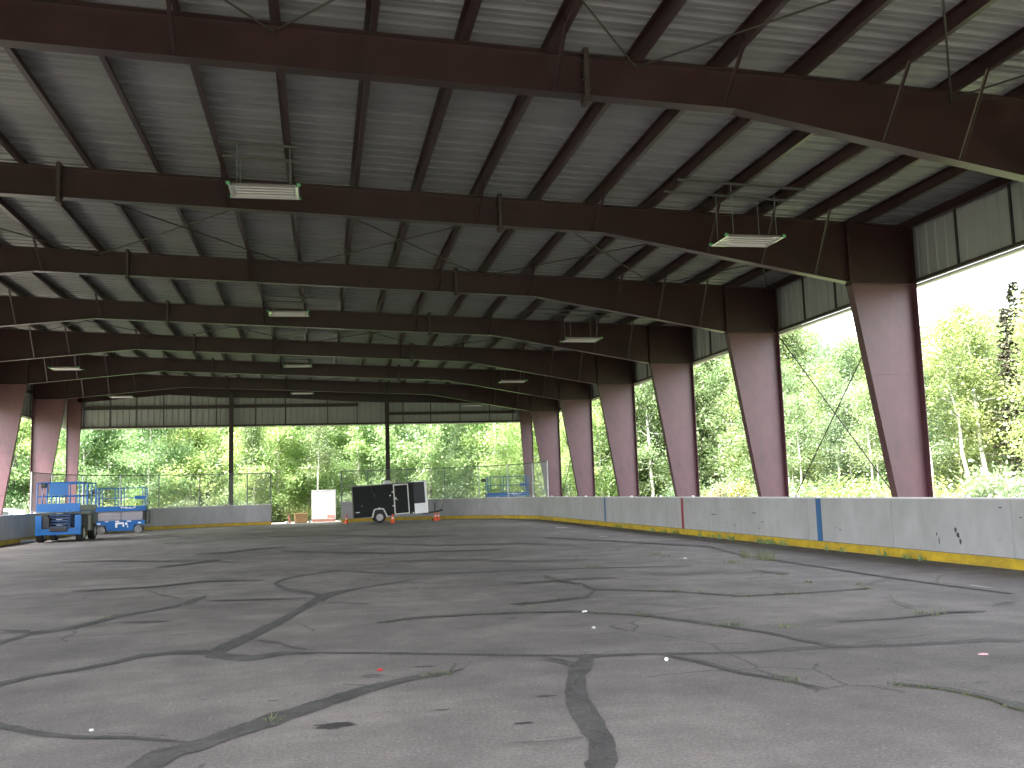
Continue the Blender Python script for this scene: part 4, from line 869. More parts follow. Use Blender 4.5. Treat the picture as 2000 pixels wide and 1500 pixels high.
# bottom rubble strip along the boards
# litter
def crumple(name, m, x, y, r, h, label, cat, seed):
    random.seed(seed); c = MB()
    n = 9; ring = [(x + r * math.cos(2 * PI * k / n) * random.uniform(.6, 1.2), y + r * .7 * math.sin(2 * PI * k / n) * random.uniform(.6, 1.2)) for k in range(n)]
    vs = [(p[0], p[1], 0.0045) for p in ring] + [(x + (p[0] - x) * .7, y + (p[1] - y) * .7, 0.0045 + h * random.uniform(.4, 1.0)) for p in ring] + [(x, y, 0.0045 + h)]
    fs = [tuple(range(n - 1, -1, -1))] + [(k, (k + 1) % n, n + (k + 1) % n, n + k) for k in range(n)] + [(n + k, n + (k + 1) % n, 2 * n) for k in range(n)]
    o = c.add(vs, fs).build(name, m); return tag(o, label, cat)
crumple('litter', mat('red_plastic', (0.55, 0.03, 0.035), 0.4), 1.0, 7.98, .034, .012, 'flat scrap of red litter on the near asphalt', 'litter', 1)
o = MB().lathe([(0.001, 0.0), (0.009, 0.002), (0.015, 0.008), (0.017, 0.016), (0.015, 0.024), (0.008, 0.031), (0.001, 0.032)], (3.28, 7.54, 0.002), 'z', 16).build('ball', WHITE)
tag(o, 'small white ball lying on the asphalt', 'ball')
crumple('litter', mat('pink_paper', (0.75, 0.45, 0.50), 0.7), 5.71, 6.91, .045, .012, 'crumpled pink and white paper at the right of the floor', 'litter', 2)
crumple('litter', mat('white_paper', (0.75, 0.73, 0.72), 0.7), 3.50, 10.78, .035, .02, 'white scrap with red edge on a far crack', 'litter', 3)
crumple('stone', PAINT, 3.24, 9.52, .022, .02, 'small pale stone in the middle of the floor', 'stone', 4)
crumple('stone', PAINT, -0.88, 6.56, .016, .014, 'small pale stone at the lower left of the floor', 'stone', 5)
crumple('stone', PAINT, 7.40, 17.6, .045, .03, 'small pale stone beside the tall grass clump', 'stone', 6)
o = MB().bar((-11.0, 39.0, 0.05), (-10.3, 41.2, 0.05), 0.10, 0.09).build('plank', WHITE); tag(o, 'white plank lying on the floor against the left boards', 'plank')

# ------------------------------------------------------------------ scissor lifts
def wheel_mb(c, r, w, axis='y', n=22):
    t = MB().lathe([(r * .60, -w / 2), (r * .93, -w / 2), (r, -w * .36), (r, w * .36), (r * .93, w / 2), (r * .60, w / 2)], c, axis, n, cap=False)
    h = MB().lathe([(0.001, -w * .40), (r * .2, -w * .47), (r * .25, -w * .40), (r * .55, -w * .36), (r * .598, -w * .49), (r * .598, w * .49), (r * .55, w * .36), (r * .25, w * .40), (r * .2, w * .47), (0.001, w * .40)], c, axis, n)
    return t, h
def add_wheel(parent, c, r, w, axis, tyre=RUBBER, rim=RIM):
    t, h = wheel_mb((0, 0, 0), r, w, axis)
    root = t.build('wheel', tyre, parent); root.location = c
    h.build('rim', rim, root)
    return root

# rough-terrain lift seen end on
t = thing('scissor_lift', 'blue rough terrain scissor lift with big black tyres, parked in front of the left boards', 'scissor lift', (-9.12, 38.6, 0), 0, 'blue scissor lifts')
# local: x -0.74..0.74, y 0..2.7 (away)
for sx in (-1, 1):
    for y in (0.42, 2.25):
        add_wheel(t, (sx * 0.70, y, 0.31), 0.31, 0.24, 'x')
b = MB()
b.bbox(-0.80, 0.80, -0.02, 0.10, 0.27, 0.50, 0.015)
for sx in (-1, 1): b.bbox(min(sx * .80, sx * .58), max(sx * .80, sx * .58), -0.02, 0.12, 0.45, 1.0, 0.015)
b.box(-0.50, 0.50, 0.1, 2.6, 0.32, 0.48)
b.build('chassis', LIFTB, t)
for sx in (-1, 1): MB().bbox(min(sx * .82, sx * .56), max(sx * .82, sx * .56), 0.72, 1.95, 0.36, 1.0, 0.02).build('engine_cover', BLACK, t)
MB().bbox(-0.54, -0.32, 0.02, 0.6, 0.51, 0.95, 0.02).build('hydraulic_tank', BLACK, t)
MB().bbox(-0.30, 0.33, -0.06, 0.12, 0.40, 0.57, 0.03).build('step', BLACK, t)
b = MB(); b.bbox(0.818, 0.832, 0.98, 1.42, 0.40, 0.96, 0.004); b.build('service_panel', LIFTG, t)
b = MB()
for k in range(5):
    z = 0.58 + k * 0.105
    b.bar((-0.28, 0.16, z), (0.34, 0.16, z), 0.05, 0.05); b.bar((-0.28, 2.45, z), (0.34, 2.45, z), 0.05, 0.05)
    for sx in (-0.30, 0.36):
        b.bar((sx, 0.15, z), (sx, 2.45, z + (0.05 if k % 2 else -0.0)), 0.05, 0.075)
        b.tube([(sx - 0.05, 0.22, z), (sx + 0.05, 0.22, z)], 0.035, 8)
b.build('scissor_arms', mat('dark_blue_steel', (0.012, 0.05, 0.15), 0.45), t)
b = MB(); b.bbox(-0.78, 0.76, -0.02, 2.62, 1.12, 1.17, 0.01)
b.box(-0.78, 0.76, -0.02, 0.02, 1.172, 1.44).box(-0.78, 0.76, 2.58, 2.62, 1.172, 1.35)
b.box(-0.78, -0.75, 0.022, 2.578, 1.172, 1.35)
b.build('platform', LIFTB, t)
b = MB(); b.box(0.73, 0.762, 0.03, 2.57, 1.172, 1.36); b.box(0.735, 0.757, 0.2, 1.6, 1.03, 1.115); b.build('platform_side', LIFTG, t)
b = MB()
for sx in (-0.75, 0.73):
    for y in (0.0, 0.65, 1.3, 1.95, 2.6): b.tube([(sx, y, 1.17), (sx, y, 2.22)], 0.024, 8)
    for z in (1.72, 2.22): b.tube([(sx, 0, z), (sx, 2.6, z)], 0.022, 8)
for y in (0.0, 2.6):
    for x in (-0.25, 0.02, 0.40): b.tube([(x, y, 1.17), (x, y, 1.74 if x < .3 else 2.22)], 0.022, 8)
    for z in (1.72, 2.22): b.tube([(-0.75, y, z), (0.73, y, z)], 0.024, 8)
b.build('guard_rail', LIFTB, t)
b = MB(); b.bbox(-0.33, 0.33, -0.045, -0.02, 1.76, 2.20, 0.006); b.build('rail_panel', LIFTB, t)
b = MB(); b.bbox(-0.62, -0.44, -0.09, 0.10, 2.04, 2.21, 0.02); b.build('control_box', BLACK, t)
b = MB(); b.tube([(-0.52, -0.06, 2.05), (-0.55, -0.07, 1.85), (-0.56, -0.06, 1.68), (-0.50, -0.05, 1.60), (-0.47, -0.05, 1.66)], 0.010, 6); b.build('control_cable', SALMON, t)
b = MB()
for x in (-0.70, 0.30, 0.52): b.box(x - .012, x + .012, -0.028, -0.0205, 1.15, 1.162)
for i in range(3): b.box(-0.10, 0.10, 0.128, 0.134, 0.63 + i * .21, 0.645 + i * .21)
b.build('decal', WHITE, t)

def slab_lift(label, loc, rz, tyre, darker=False):
    t = thing('scissor_lift', label, 'scissor lift', loc, rz, 'blue scissor lifts')
    # local: length along x -1.1..1.1, y -0.4..0.4
    for sx in (-0.86, 0.80):
        for sy in (-0.36, 0.36): add_wheel(t, (sx, sy, 0.18), 0.18, 0.12, 'y', tyre, tyre)
    b = MB()
    b.prism([(-1.12, 0.40), (-0.68, 0.40), (-0.60, 0.12), (0.56, 0.12), (0.62, 0.40), (1.08, 0.40), (1.08, 0.60), (-1.12, 0.60)], -0.36, 0.36)
    b.build('chassis', LIFTB, t)
    for sy in (-1, 1):
        for k in range(5):
            z = 0.645 + k * 0.083
            bb = MB(); y = sy * (0.30 if k % 2 else 0.26)
            bb.bar((-1.05, y, z), (1.0, y, z), 0.035, 0.072); bb.build('scissor_arm', LIFTG, t)
    b = MB()
    for k in range(5):
        z = 0.645 + k * 0.083
        for x in (-1.05, 0.0, 0.98): b.tube([(x, -0.335, z), (x, 0.335, z)], 0.024, 8)
    b.box(1.02, 1.09, -0.30, 0.30, 0.60, 1.05)
    b.build('pivot_pins', BLACK, t)
    b = MB(); b.bbox(-1.14, 1.12, -0.40, 0.40, 1.04, 1.10, 0.008)
    for y0, y1 in ((-0.40, -0.375), (0.375, 0.40)): b.box(-1.14, 1.10, y0, y1, 1.102, 1.27)
    b.box(-1.14, -1.115, -0.374, 0.374, 1.102, 1.27).box(1.085, 1.11, -0.374, 0.374, 1.102, 1.27)
    b.build('platform', LIFTB, t)
    b = MB()
    for sy in (-0.385, 0.385):
        for x in (-1.10, -0.98, -0.27, 0.02, 0.98, 1.09): b.tube([(x, sy, 1.1), (x, sy, 2.12)], 0.019, 8)
        for z in (1.66, 2.12): b.tube([(-1.10, sy, z), (1.09, sy, z)], 0.017, 8)
    for x in (-1.10, 1.09):
        for z in (1.66, 2.12): b.tube([(x, -0.385, z), (x, 0.385, z)], 0.017, 8)
        b.tube([(x, 0, 1.1), (x, 0, 2.12)], 0.017, 8)
    b.build('guard_rail', LIFTB, t)
    MB().bbox(0.62, 1.08, -0.392, -0.376, 1.58, 1.74, 0.004).build('rail_panel', LIFTB, t)
    MB().bbox(-1.40, -1.16, -0.15, 0.10, 1.86, 2.04, 0.03).build('control_box', BLACK, t)
    b = MB()
    for x in (1.20, ): 
        for sy in (-0.25, 0.15): b.tube([(1.10, sy, 0.45), (1.23, sy, 0.45), (1.25, sy, 0.52), (1.25, sy, 0.95), (1.22, sy, 1.02), (1.10, sy, 1.02)], 0.02, 8)
        for z in (0.5, 0.68, 0.86): b.tube([(1.25, -0.25, z), (1.25, 0.15, z)], 0.014, 6)
    b.build('ladder', BLACK, t)
    b = MB(); yy = -0.3645
    for x0, x1, z0, z1 in ((-0.25, 0.14, .44, .52), (-0.25, -0.15, .28, .435), (0.20, 0.30, .40, .50), (0.08, 0.16, .32, .42), (0.29, 0.33, .28, .38), (-0.24, -0.07, .545, .595), (0.27, 0.47, .545, .59), (-0.72, -0.56, .555, .597), (-1.06, -0.92, .45, .51), (0.78, 0.90, .45, .51)):
        b.box(x0, x1, yy, yy + 0.004, z0, z1)
    yy = -0.4045
    x = 0.0
    rr = random.Random(5)
    while x < 0.62:
        w = rr.uniform(.03, .09); z0 = 1.17 + rr.uniform(-.015, .015)
        b.box(x, x + w, yy, yy + 0.004, z0, z0 + rr.uniform(.03, .06)); x += w + rr.uniform(.006, .02)
    b.build('decal', WHITE, t)
    return t
slab_lift('blue slab scissor lift with grey scissor arms, side on against the left boards', (-8.44, 46.8, 0.004), 0.02, RUBBERG).scale = (.95, .95, .97)
slab_lift('blue scissor lift standing outside the boards behind the right chain-link fence', (10.30, 50.25, 0.04), 0.0, RUBBER)

# ------------------------------------------------------------------ cargo trailer
t = thing('cargo_trailer', 'black enclosed cargo trailer with silver trim and white nose, tilted nose up', 'trailer', (2.12, 48.0, 0))
TM = Matrix.Translation((0, 0, 0.255)) @ Matrix.Rotation(-0.050, 4, 'Y')
def TB(): return MB(TM)
b = TB()
b.bbox(0.0, 3.02, 0.0, 1.75, 0.0, 1.58, 0.02)
b.build('body', TRAILB, t)
b = TB()                                       # wedge nose
b.prism_z([(3.022, 0.0), (3.64, 0.10), (3.64, 1.65), (3.022, 1.75)], 0.505, 1.56)
b.build('nose', TRAILD, t)
b = TB()
b.prism_z([(3.022, 0.0), (3.64, 0.10), (3.64, 1.65), (3.022, 1.75)], 0.0, 0.50)
b.build('stone_guard', WHITE, t)
b = TB()
b.prism_z([(3.58, 0.075), (3.70, 0.10), (3.70, 1.65), (3.58, 1.675)], 0.0, 1.60)
b.box(3.03, 3.70, 0.09, 1.66, 1.562, 1.615)
b.build('corner_trim', WHITE, t)
b = TB()
b.box(0.0, 3.03, -0.012, -0.001, 1.545, 1.575); b.box(0.0, 3.02, -0.006, -0.001, 0.0, 0.03)
b.build('edge_trim', mat('dull_trim', (0.12, 0.12, 0.12), 0.4, metal=0.5), t)
b = TB(); b.box(2.06, 2.70, -0.012, -0.001, 0.09, 1.47); b.build('door', TRAILB, t)
b = TB()
for x in (2.008, 2.71): b.box(x, x + 0.05, -0.020, -0.001, 0.03, 1.53)
b.box(2.06, 2.708, -0.020, -0.001, 1.475, 1.53); b.box(2.06, 2.708, -0.020, -0.001, 0.03, 0.085)
b.build('door_frame', ALU, t)
b = TB(); b.bbox(2.075, 2.13, -0.05, -0.013, 0.78, 0.90, 0.008); b.bar((2.10, -0.05, 0.86), (2.20, -0.05, 0.74), 0.02, 0.02); b.build('door_handle', ALU, t)
for z in (0.48, 1.16):
    b = TB(); b.bbox(1.93, 2.02, -0.028, -0.001, z - .03, z + .03, 0.006); b.build('hinge', ALU, t)
for x, z, m in ((1.84, 1.00, WHITE), (2.94, 0.06, WHITE)):
    b = TB(); b.bbox(x - .03, x + .03, -0.022, -0.001, z - .028, z + .028, 0.008); b.build('marker_lamp', m, t)
b = TB(); b.box(0.10, 0.30, -0.006, -0.001, 0.27, 0.31); b.build('name_plate', ALU, t)
b = TB()                                       # fender arch
arch = [(0.86, -0.02), (0.98, 0.36), (1.08, 0.41), (1.42, 0.41), (1.50, 0.36), (1.66, -0.02)]
inner = [(0.92, -0.02), (1.03, 0.325), (1.10, 0.36), (1.40, 0.36), (1.455, 0.325), (1.60, -0.02)]
for (a, c), (d, e) in zip(zip(arch[:-1], arch[1:]), zip(inner[:-1], inner[1:])): b.prism([a, c, e, d], -0.16, -0.001)
b.bbox(1.20, 1.30, -0.16, -0.02, 0.412, 0.44, 0.006)
b.build('fender', ALU, t)
b = TB(); b.prism([(0.92, 0.0), (1.03, 0.325), (1.10, 0.36), (1.40, 0.36), (1.455, 0.325), (1.60, 0.0)], -0.006, -0.001); b.build('wheel_arch', BLACK, t)
add_wheel(t, (1.25, -0.09, 0.292), 0.29, 0.16, 'y')
add_wheel(t, (1.25, 1.80, 0.292), 0.29, 0.16, 'y')
b = MB(); b.bar((1.25, 0.0, 0.29), (1.25, 1.75, 0.29), 0.06, 0.06); b.build('axle', BLACK, t)
b = TB()
b.bar((3.55, 0.45, -0.03), (4.25, 0.87, -0.01), 0.06, 0.08); b.bar((3.55, 1.30, -0.03), (4.25, 0.88, -0.01), 0.06, 0.08); b.bar((4.1, 0.875, 0.0), (4.42, 0.875, 0.02), 0.07, 0.08)
b.bbox(4.36, 4.52, 0.83, 0.92, 0.0, 0.09, 0.02)
b.build('tongue', BLACK, t)
b = MB(); b.tube([(4.10, 0.80, 0.05), (4.10, 0.80, 0.90)], 0.026, 10); b.tube([(4.10, 0.80, 0.88), (4.10, 0.68, 0.90)], 0.012, 6); b.box(4.02, 4.18, 0.72, 0.88, 0.003, 0.05)
b.bbox(3.93, 4.05, 0.7, 0.9, 0.003, 0.10, 0.02); b.build('jack', BLACK, t)
b = TB(); b.lathe([(0.23, 1.601), (0.23, 1.63), (0.19, 1.72), (0.09, 1.76), (0.001, 1.765)], (1.76, 0.4, 0), 'z', 16); b.build('roof_vent', mat('vent_white', (0.62, 0.60, 0.62), 0.5), t)
b = TB()
b.box(0.02, 3.0, 0.03, 1.72, 1.581, 1.60); b.build('roof', mat('trailer_roof', (0.30, 0.30, 0.30), 0.5, metal=0.4), t)
b = TB()
rr = random.Random(8)
for x, z, r in ((0.93, 1.33, .03), (0.97, 1.22, .03), (1.05, 1.10, .045), (1.06, 0.97, .04), (1.57, 1.10, .03), (0.42, 0.58, .06), (0.95, 1.46, .025), (1.5, 0.45, .03)):
    p = [(x + r * math.cos(2 * PI * k / 9) * rr.uniform(.6, 1.2), z + r * math.sin(2 * PI * k / 9) * rr.uniform(.6, 1.2)) for k in range(9)]
    b.prism(p, -0.004, -0.001)
b.build('mud_splash', mat('dusty_mud', (0.055, 0.06, 0.06), 0.8), t)
o = MB().tube([(6.52, 48.87, 0.50), (6.64, 49.3, 0.62), (6.80, 49.9, 0.88), (6.95, 50.5, 1.13)], 0.022, 6).build('hitch_chain', mat('rusty_chain', (0.10, 0.085, 0.085), 0.6), None)
tag(o, 'dark chain slung from the trailer tongue up to the fence', 'chain')

# ------------------------------------------------------------------ cones, container, crate
def cone(x, y, label, lean=0.0, z=0.0):
    t = thing('traffic_cone', label, 'traffic cone', (x, y, z), random.uniform(0, 1.5), 'orange cones around the trailer')
    t.rotation_euler.x = lean
    MB().bbox(-0.14, 0.14, -0.14, 0.14, 0.004, 0.03, 0.008).build('base', ORANGE, t)
    MB().lathe([(0.105, 0.030), (0.10, 0.04), (0.042, 0.34), (0.030, 0.43), (0.022, 0.435)], (0, 0, 0), 'z', 20).build('body', ORANGE, t)
    MB().lathe([(0.0735, 0.195), (0.0735, 0.20), (0.0555, 0.29), (0.0550, 0.295)], (0, 0, 0), 'z', 20).build('collar', REFL, t)
    return t
cone(1.79, 49.4, 'orange traffic cone beside the rear corner of the trailer at the gap')
cone(3.98, 47.45, 'orange traffic cone just in front of the trailer wheel')
cone(6.22, 48.75, 'orange traffic cone under the trailer hitch, nearer one of the pair')
cone(6.42, 49.15, 'orange traffic cone under the trailer hitch, farther one of the pair')

t = thing('storage_cabinet', 'tall white ribbed metal storage box standing outside the gap', 'storage box', (0.67, 54.95, 0.0))
b = MB()
b.bbox(-0.66, 0.66, -0.42, 0.62, 0.14, 1.72, 0.015)
for k in range(9):
    x = -0.58 + k * 0.145; b.box(x - 0.02, x + 0.02, -0.432, -0.4205, 0.18, 1.68)
b.build('body', WHITE, t)
b = MB(); b.bbox(-0.64, 0.64, -0.40, 0.60, 0.0, 0.139, 0.01); b.build('base', SALMON, t)
b = MB(); b.box(0.20, 0.60, -0.438, -0.4325, 0.20, 0.36); b.build('faded_sign', SALMON, t)
b = MB(); b.bbox(-0.68, 0.68, -0.44, 0.64, 1.721, 1.75, 0.01); b.build('lid', WHITE, t)
b = MB(); b.bbox(0.662, 0.70, -0.30, -0.22, 0.85, 0.97, 0.01); b.build('latch', GALV, t)
t = thing('crate', 'tan crate on the gravel left of the white storage box', 'crate', (-0.56, 53.75, 0.0), 0.1)
MB().bbox(-0.33, 0.33, -0.26, 0.26, 0.0, 0.50, 0.05).build('body', TAN, t)
b = MB(); b.bbox(-0.345, 0.345, -0.275, 0.275, 0.44, 0.53, 0.03); b.build('lid', TAN, t)
o = MB().bar((-1.15, 53.75, 0.0), (-1.22, 53.85, 0.48), 0.10, 0.03).build('plank', SALMON); tag(o, 'short upright plank left of the tan crate', 'plank')
crumple('stone', GALV, -1.3, 53.55, .14, .12, 'grey rock beside the tan crate', 'rock', 12)
crumple('stone', GALV, -0.08, 53.9, .10, .10, 'grey rock between the crate and the white storage box', 'rock', 13)

# pale timber post against the third column
t = thing('wooden_post', 'pale timber plank leaning beside a column on the right side', 'post', (12.55, 30.35, 0))
MB().bar((0, 0, 0), (0.04, 0.10, 2.15), 0.22, 0.05, (1, 0, 0)).build('plank', mat('pale_wood', (0.62, 0.45, 0.28), 0.7), t)
MB().bar((0, 0.035, 0), (0.0, 0.035, 0.0 + 1.25), 0.26, 0.07, (1, 0, 0)).build('footing', WHITE, t)

# ------------------------------------------------------------------ parked car and shed beyond the left side
t = thing('parked_car', 'white parked car seen over the left boards', 'car', (-16.7, 54.5, -0.2), 0.0)
side = [(-2.15, 0.28), (-2.20, 0.62), (-1.95, 0.86), (-1.15, 0.93), (-0.55, 1.36), (0.0, 1.47), (1.0, 1.47), (1.62, 1.38), (2.05, 1.02), (2.18, 0.80), (2.18, 0.30)]
b = MB()
for y0, y1, ins in ((-0.80, 0.80, 0.0),): b.prism(side, y0, y1)
o = b.build('body', CARW, t)
bm = bmesh.new(); bm.from_mesh(o.data); bmesh.ops.bevel(bm, geom=bm.edges[:], offset=0.06, segments=3, affect='EDGES'); bm.to_mesh(o.data); bm.free()
for sy in (-0.806, 0.802):
    b = MB(); b.prism([(-0.95, 0.98), (-0.48, 1.31), (0.15, 1.38), (0.15, 0.98)], sy, sy + 0.004); b.build('window', GLASSD, t)
    b = MB(); b.prism([(0.22, 0.98), (0.22, 1.38), (1.0, 1.38), (1.50, 1.27), (1.75, 1.0)], sy, sy + 0.004); b.build('window', GLASSD, t)
for x in (-1.35, 1.35):
    for y in (-0.74, 0.74): add_wheel(t, (x, y, 0.31), 0.31, 0.2, 'y')
b = MB(); b.bbox(2.15, 2.20, -0.72, -0.50, 0.72, 0.86, 0.02); b.bbox(2.15, 2.20, 0.50, 0.72, 0.72, 0.86, 0.02); b.build('tail_lamp', mat('lamp_red', (0.4, 0.02, 0.02), 0.3), t)

t = thing('garden_shed', 'cream shed with pale gable roof among trees on the far left', 'shed', (-21.6, 69.5, -1.0), 0.0)
b = MB(); b.prism([(-1.9, 0), (1.9, 0), (1.9, 2.42), (0.0, 3.35), (-1.9, 2.42)], -2.0, 2.0); b.build('wall', HOUSEW, t)
b = MB()
b.prism([(-2.2, 2.30), (0.0, 3.40), (0.0, 3.50), (-2.2, 2.40)], -2.3, 2.3); b.prism([(2.2, 2.30), (2.2, 2.40), (0.0, 3.50), (0.0, 3.40)], -2.3, 2.3)
b.build('roof', ROOFS, t)
b = MB(); b.box(-0.45, 0.45, -2.03, -2.001, 0.02, 2.0); b.build('door', WHITE, t)
# ------------------------------------------------------------------ trees
def crown_mesh(name, m, pts, n, ls, sig, seed, droop=0.0, narrow=0.5):
    """n leaf faces scattered round the cluster points"""
    rr = random.Random(seed)
    vs, fs = [], []
    for i in range(n):
        c = pts[rr.randrange(len(pts))]
        s = sig * c[3]
        p = (c[0] + rr.gauss(0, s), c[1] + rr.gauss(0, s), c[2] + rr.gauss(0, s * .75))
        a = rr.uniform(0, 2 * PI); el = rr.uniform(-1.1, 0.9) - droop
        d = Vector((math.cos(a) * math.cos(el), math.sin(a) * math.cos(el), math.sin(el)))
        q = Vector((rr.gauss(0, 1), rr.gauss(0, 1), rr.gauss(0, 1) + .6)); w = d.cross(q)
        if w.length < 1e-3: continue
        w.normalize(); L = ls * rr.uniform(.6, 1.35); W = L * narrow
        o = len(vs); P = Vector(p)
        vs += [P[:], (P + d * L * .5 + w * W * .5)[:], (P + d * L)[:], (P + d * L * .5 - w * W * .5)[:]]
        fs.append((o, o + 1, o + 2, o + 3))
    me = bpy.data.meshes.new(name); me.from_pydata(vs, [], fs); me.update(); me.materials.append(m)
    return me

def broadleaf(seed, H, R, base, n, ls, leaf, bark, lean=0.0, tr=0.011, skirt=False):
    """returns (trunk mesh, crown mesh): tapered wandering trunk, limbs, leaf clusters along the limbs"""
    rr = random.Random(seed)
    b = MB(); pts = []; x = y = 0.0; m = 12
    la = rr.uniform(0, 2 * PI)
    for i in range(m + 1):
        t = i / m
        pts.append((x, y, t * H * .97)); x += rr.gauss(0, .012 * H / 3) + lean * H / m * math.cos(la); y += rr.gauss(0, .012 * H / 3) + lean * H / m * math.sin(la)
    rad = [max(.012, H * tr * (1 - .93 * i / m)) for i in range(m + 1)]
    rad[0] *= 1.25
    b.tube(pts, rad, 7)
    cl = []
    nl = int(22 + H * 2.2)
    for k in range(nl):
        t = base + (0.98 - base) * ((k + rr.random()) / nl)
        f = t * m; i = min(m - 1, int(f)); u = f - i
        p = Vector(pts[i]).lerp(Vector(pts[i + 1]), u)
        h = (t - base) / (1 - base)
        prof = (min(1, (h + .10) / .28) ** .7) * (1 - h) ** .62 + .12
        ln = R * prof * rr.uniform(.55, 1.25)
        a = rr.uniform(0, 2 * PI); el = rr.uniform(.15, .95) - .3 * (1 - h)
        q = p; seg = 4
        lp = [p[:]]
        for s in range(seg):
            el2 = el + rr.gauss(0, .25); a += rr.gauss(0, .25)
            q = q + Vector((math.cos(a) * math.cos(el2), math.sin(a) * math.cos(el2), math.sin(el2))) * (ln / seg)
            lp.append(q[:])
            if s >= 0:
                wgt = rr.uniform(.7, 1.3)
                for z in range(1 + s):
                    cl.append((q[0] + rr.gauss(0, .12), q[1] + rr.gauss(0, .12), q[2] + rr.gauss(0, .12), wgt))
            el -= rr.uniform(0, .18)
        b.tube(lp, [max(.008, rad[i] * .38), rad[i] * .26 + .004, rad[i] * .18 + .003, .006, .004], 4, cap=False)
    if skirt:
        for k in range(14):
            a = rr.uniform(0, 2 * PI); r = rr.uniform(.3, 1.1) * R
            cl.append((r * math.cos(a), r * math.sin(a), rr.uniform(.3, H * base + .6), 1.2))
    to = b.build('trunk', bark)
    cm = crown_mesh('crown', leaf, cl, n, ls, .30 * (R / 1.8) ** .5, seed + 5)
    me = to.data; bpy.data.objects.remove(to)
    return me, cm

def spruce(seed, H, R, n, leaf=LEAF_S):
    rr = random.Random(seed); b = MB()
    b.tube([(0, 0, 0), (.03, 0, H * .5), (0, .02, H)], [H * .012, H * .008, .012], 7)
    vs, fs = [], []
    nb = int(H * 15)
    per = max(8, n // nb)
    for k in range(nb):
        t = .06 + .93 * (k + rr.random()) / nb; z = t * H; L = (R * (1 - t) ** .85 + .12) * rr.uniform(.65, 1.15)
        a = rr.uniform(0, 2 * PI); dr = rr.uniform(.25, .6)
        pts = []
        for s in range(6):
            u = s / 5; pts.append(Vector((math.cos(a) * L * u, math.sin(a) * L * u, z - dr * L * u + .25 * L * u * u)))
        b.tube([q[:] for q in pts[:4]], [.018, .012, .008, .004], 3, cap=False)
        for j in range(per):
            u = rr.uniform(.12, 1.0); i = min(4, int(u * 5)); p = pts[i].lerp(pts[i + 1], u * 5 - i)
            side = rr.choice((-1, 1)); aa = a + side * rr.uniform(.5, 1.4)
            d = Vector((math.cos(aa), math.sin(aa), rr.uniform(-.7, .05))).normalized()
            l = rr.uniform(.12, .30) * (.6 + .6 * (1 - u)); w = Vector((0, 0, 1)).cross(d) + Vector((0, 0, rr.gauss(0, .5))); w.normalize()
            o = len(vs); W = l * .32
            vs += [p[:], (p + d * l * .5 + w * W * .5)[:], (p + d * l)[:], (p + d * l * .5 - w * W * .5)[:]]
            fs.append((o, o + 1, o + 2, o + 3))
    me = bpy.data.meshes.new('crown'); me.from_pydata(vs, [], fs); me.update(); me.materials.append(leaf)
    to = b.build('trunk', BARK_S); tm = to.data; bpy.data.objects.remove(to)
    return tm, me

def bush(seed, H, R, n, ls, leaf):
    rr = random.Random(seed); b = MB(); cl = []
    for k in range(9):
        a = rr.uniform(0, 2 * PI); r = R * rr.uniform(.2, .8); h = H * rr.uniform(.5, .95)
        p = [(0.05 * math.cos(a), .05 * math.sin(a), 0), (r * .4 * math.cos(a), r * .4 * math.sin(a), h * .5), (r * math.cos(a), r * math.sin(a), h)]
        b.tube(p, [.022, .014, .006], 4, cap=False)
        for q in range(5):
            u = rr.uniform(.25, 1.05)
            cl.append((r * u * math.cos(a) + rr.gauss(0, .15), r * u * math.sin(a) + rr.gauss(0, .15), h * u, rr.uniform(.7, 1.3)))
    to = b.build('stems', BARK_A); tm = to.data; bpy.data.objects.remove(to)
    return tm, crown_mesh('foliage', leaf, cl, n, ls, .26 * R ** .5, seed + 3)

# far kinds have bigger, fewer leaf faces than the ones near the right side
FAR = [('birch_tree', 'yellow-green', broadleaf(1, 10.5, 2.0, .12, 17000, .155, LEAF_Y, BARK_W)),
       ('birch_tree', 'yellow-green', broadleaf(2, 9.2, 1.7, .08, 16000, .15, LEAF_Y, BARK_W, .02)),
       ('aspen_tree', 'mid-green', broadleaf(3, 11.0, 1.8, .16, 16000, .155, LEAF_G, BARK_A)),
       ('aspen_tree', 'mid-green', broadleaf(4, 9.8, 2.1, .10, 18000, .155, LEAF_G, BARK_W, .015)),
       ('willow_tree', 'pale grey-green', broadleaf(5, 8.0, 2.3, .06, 18000, .145, LEAF_P, BARK_A, .03)),
       ('birch_tree', 'yellow-green', broadleaf(6, 8.2, 2.2, .05, 18000, .15, LEAF_Y, BARK_W, 0, .012, True))]
NEAR = [('birch_tree', 'yellow-green', broadleaf(11, 8.6, 1.6, .16, 15000, .125, LEAF_YN, BARK_W)),
        ('aspen_tree', 'mid-green', broadleaf(12, 9.2, 1.7, .14, 15000, .125, LEAF_GN, BARK_W, .02)),
        ('willow_tree', 'pale grey-green', broadleaf(13, 6.8, 2.0, .05, 15000, .12, LEAF_PN, BARK_A, .03)),
        ('birch_tree', 'yellow-green', broadleaf(14, 8.8, 1.9, .10, 16000, .125, LEAF_YN, BARK_W, .03)),
        ('aspen_tree', 'mid-green', broadleaf(15, 7.6, 1.9, .07, 15000, .125, LEAF_GN, BARK_A))]
def recolour(kind, m):
    c = kind[2][1].copy(); c.materials.clear(); c.materials.append(m)
    return (kind[0], kind[1], (kind[2][0], c))
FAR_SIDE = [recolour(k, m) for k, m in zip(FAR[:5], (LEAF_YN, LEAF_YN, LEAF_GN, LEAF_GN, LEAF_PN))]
BUSHES = [('pale grey-green', bush(31, 1.5, 1.0, 3200, .13, LEAF_PN)), ('mid-green', bush(32, 1.8, 1.2, 3600, .14, LEAF_GN)), ('yellow-green', bush(33, 1.3, 1.1, 3000, .12, LEAF_YN))]
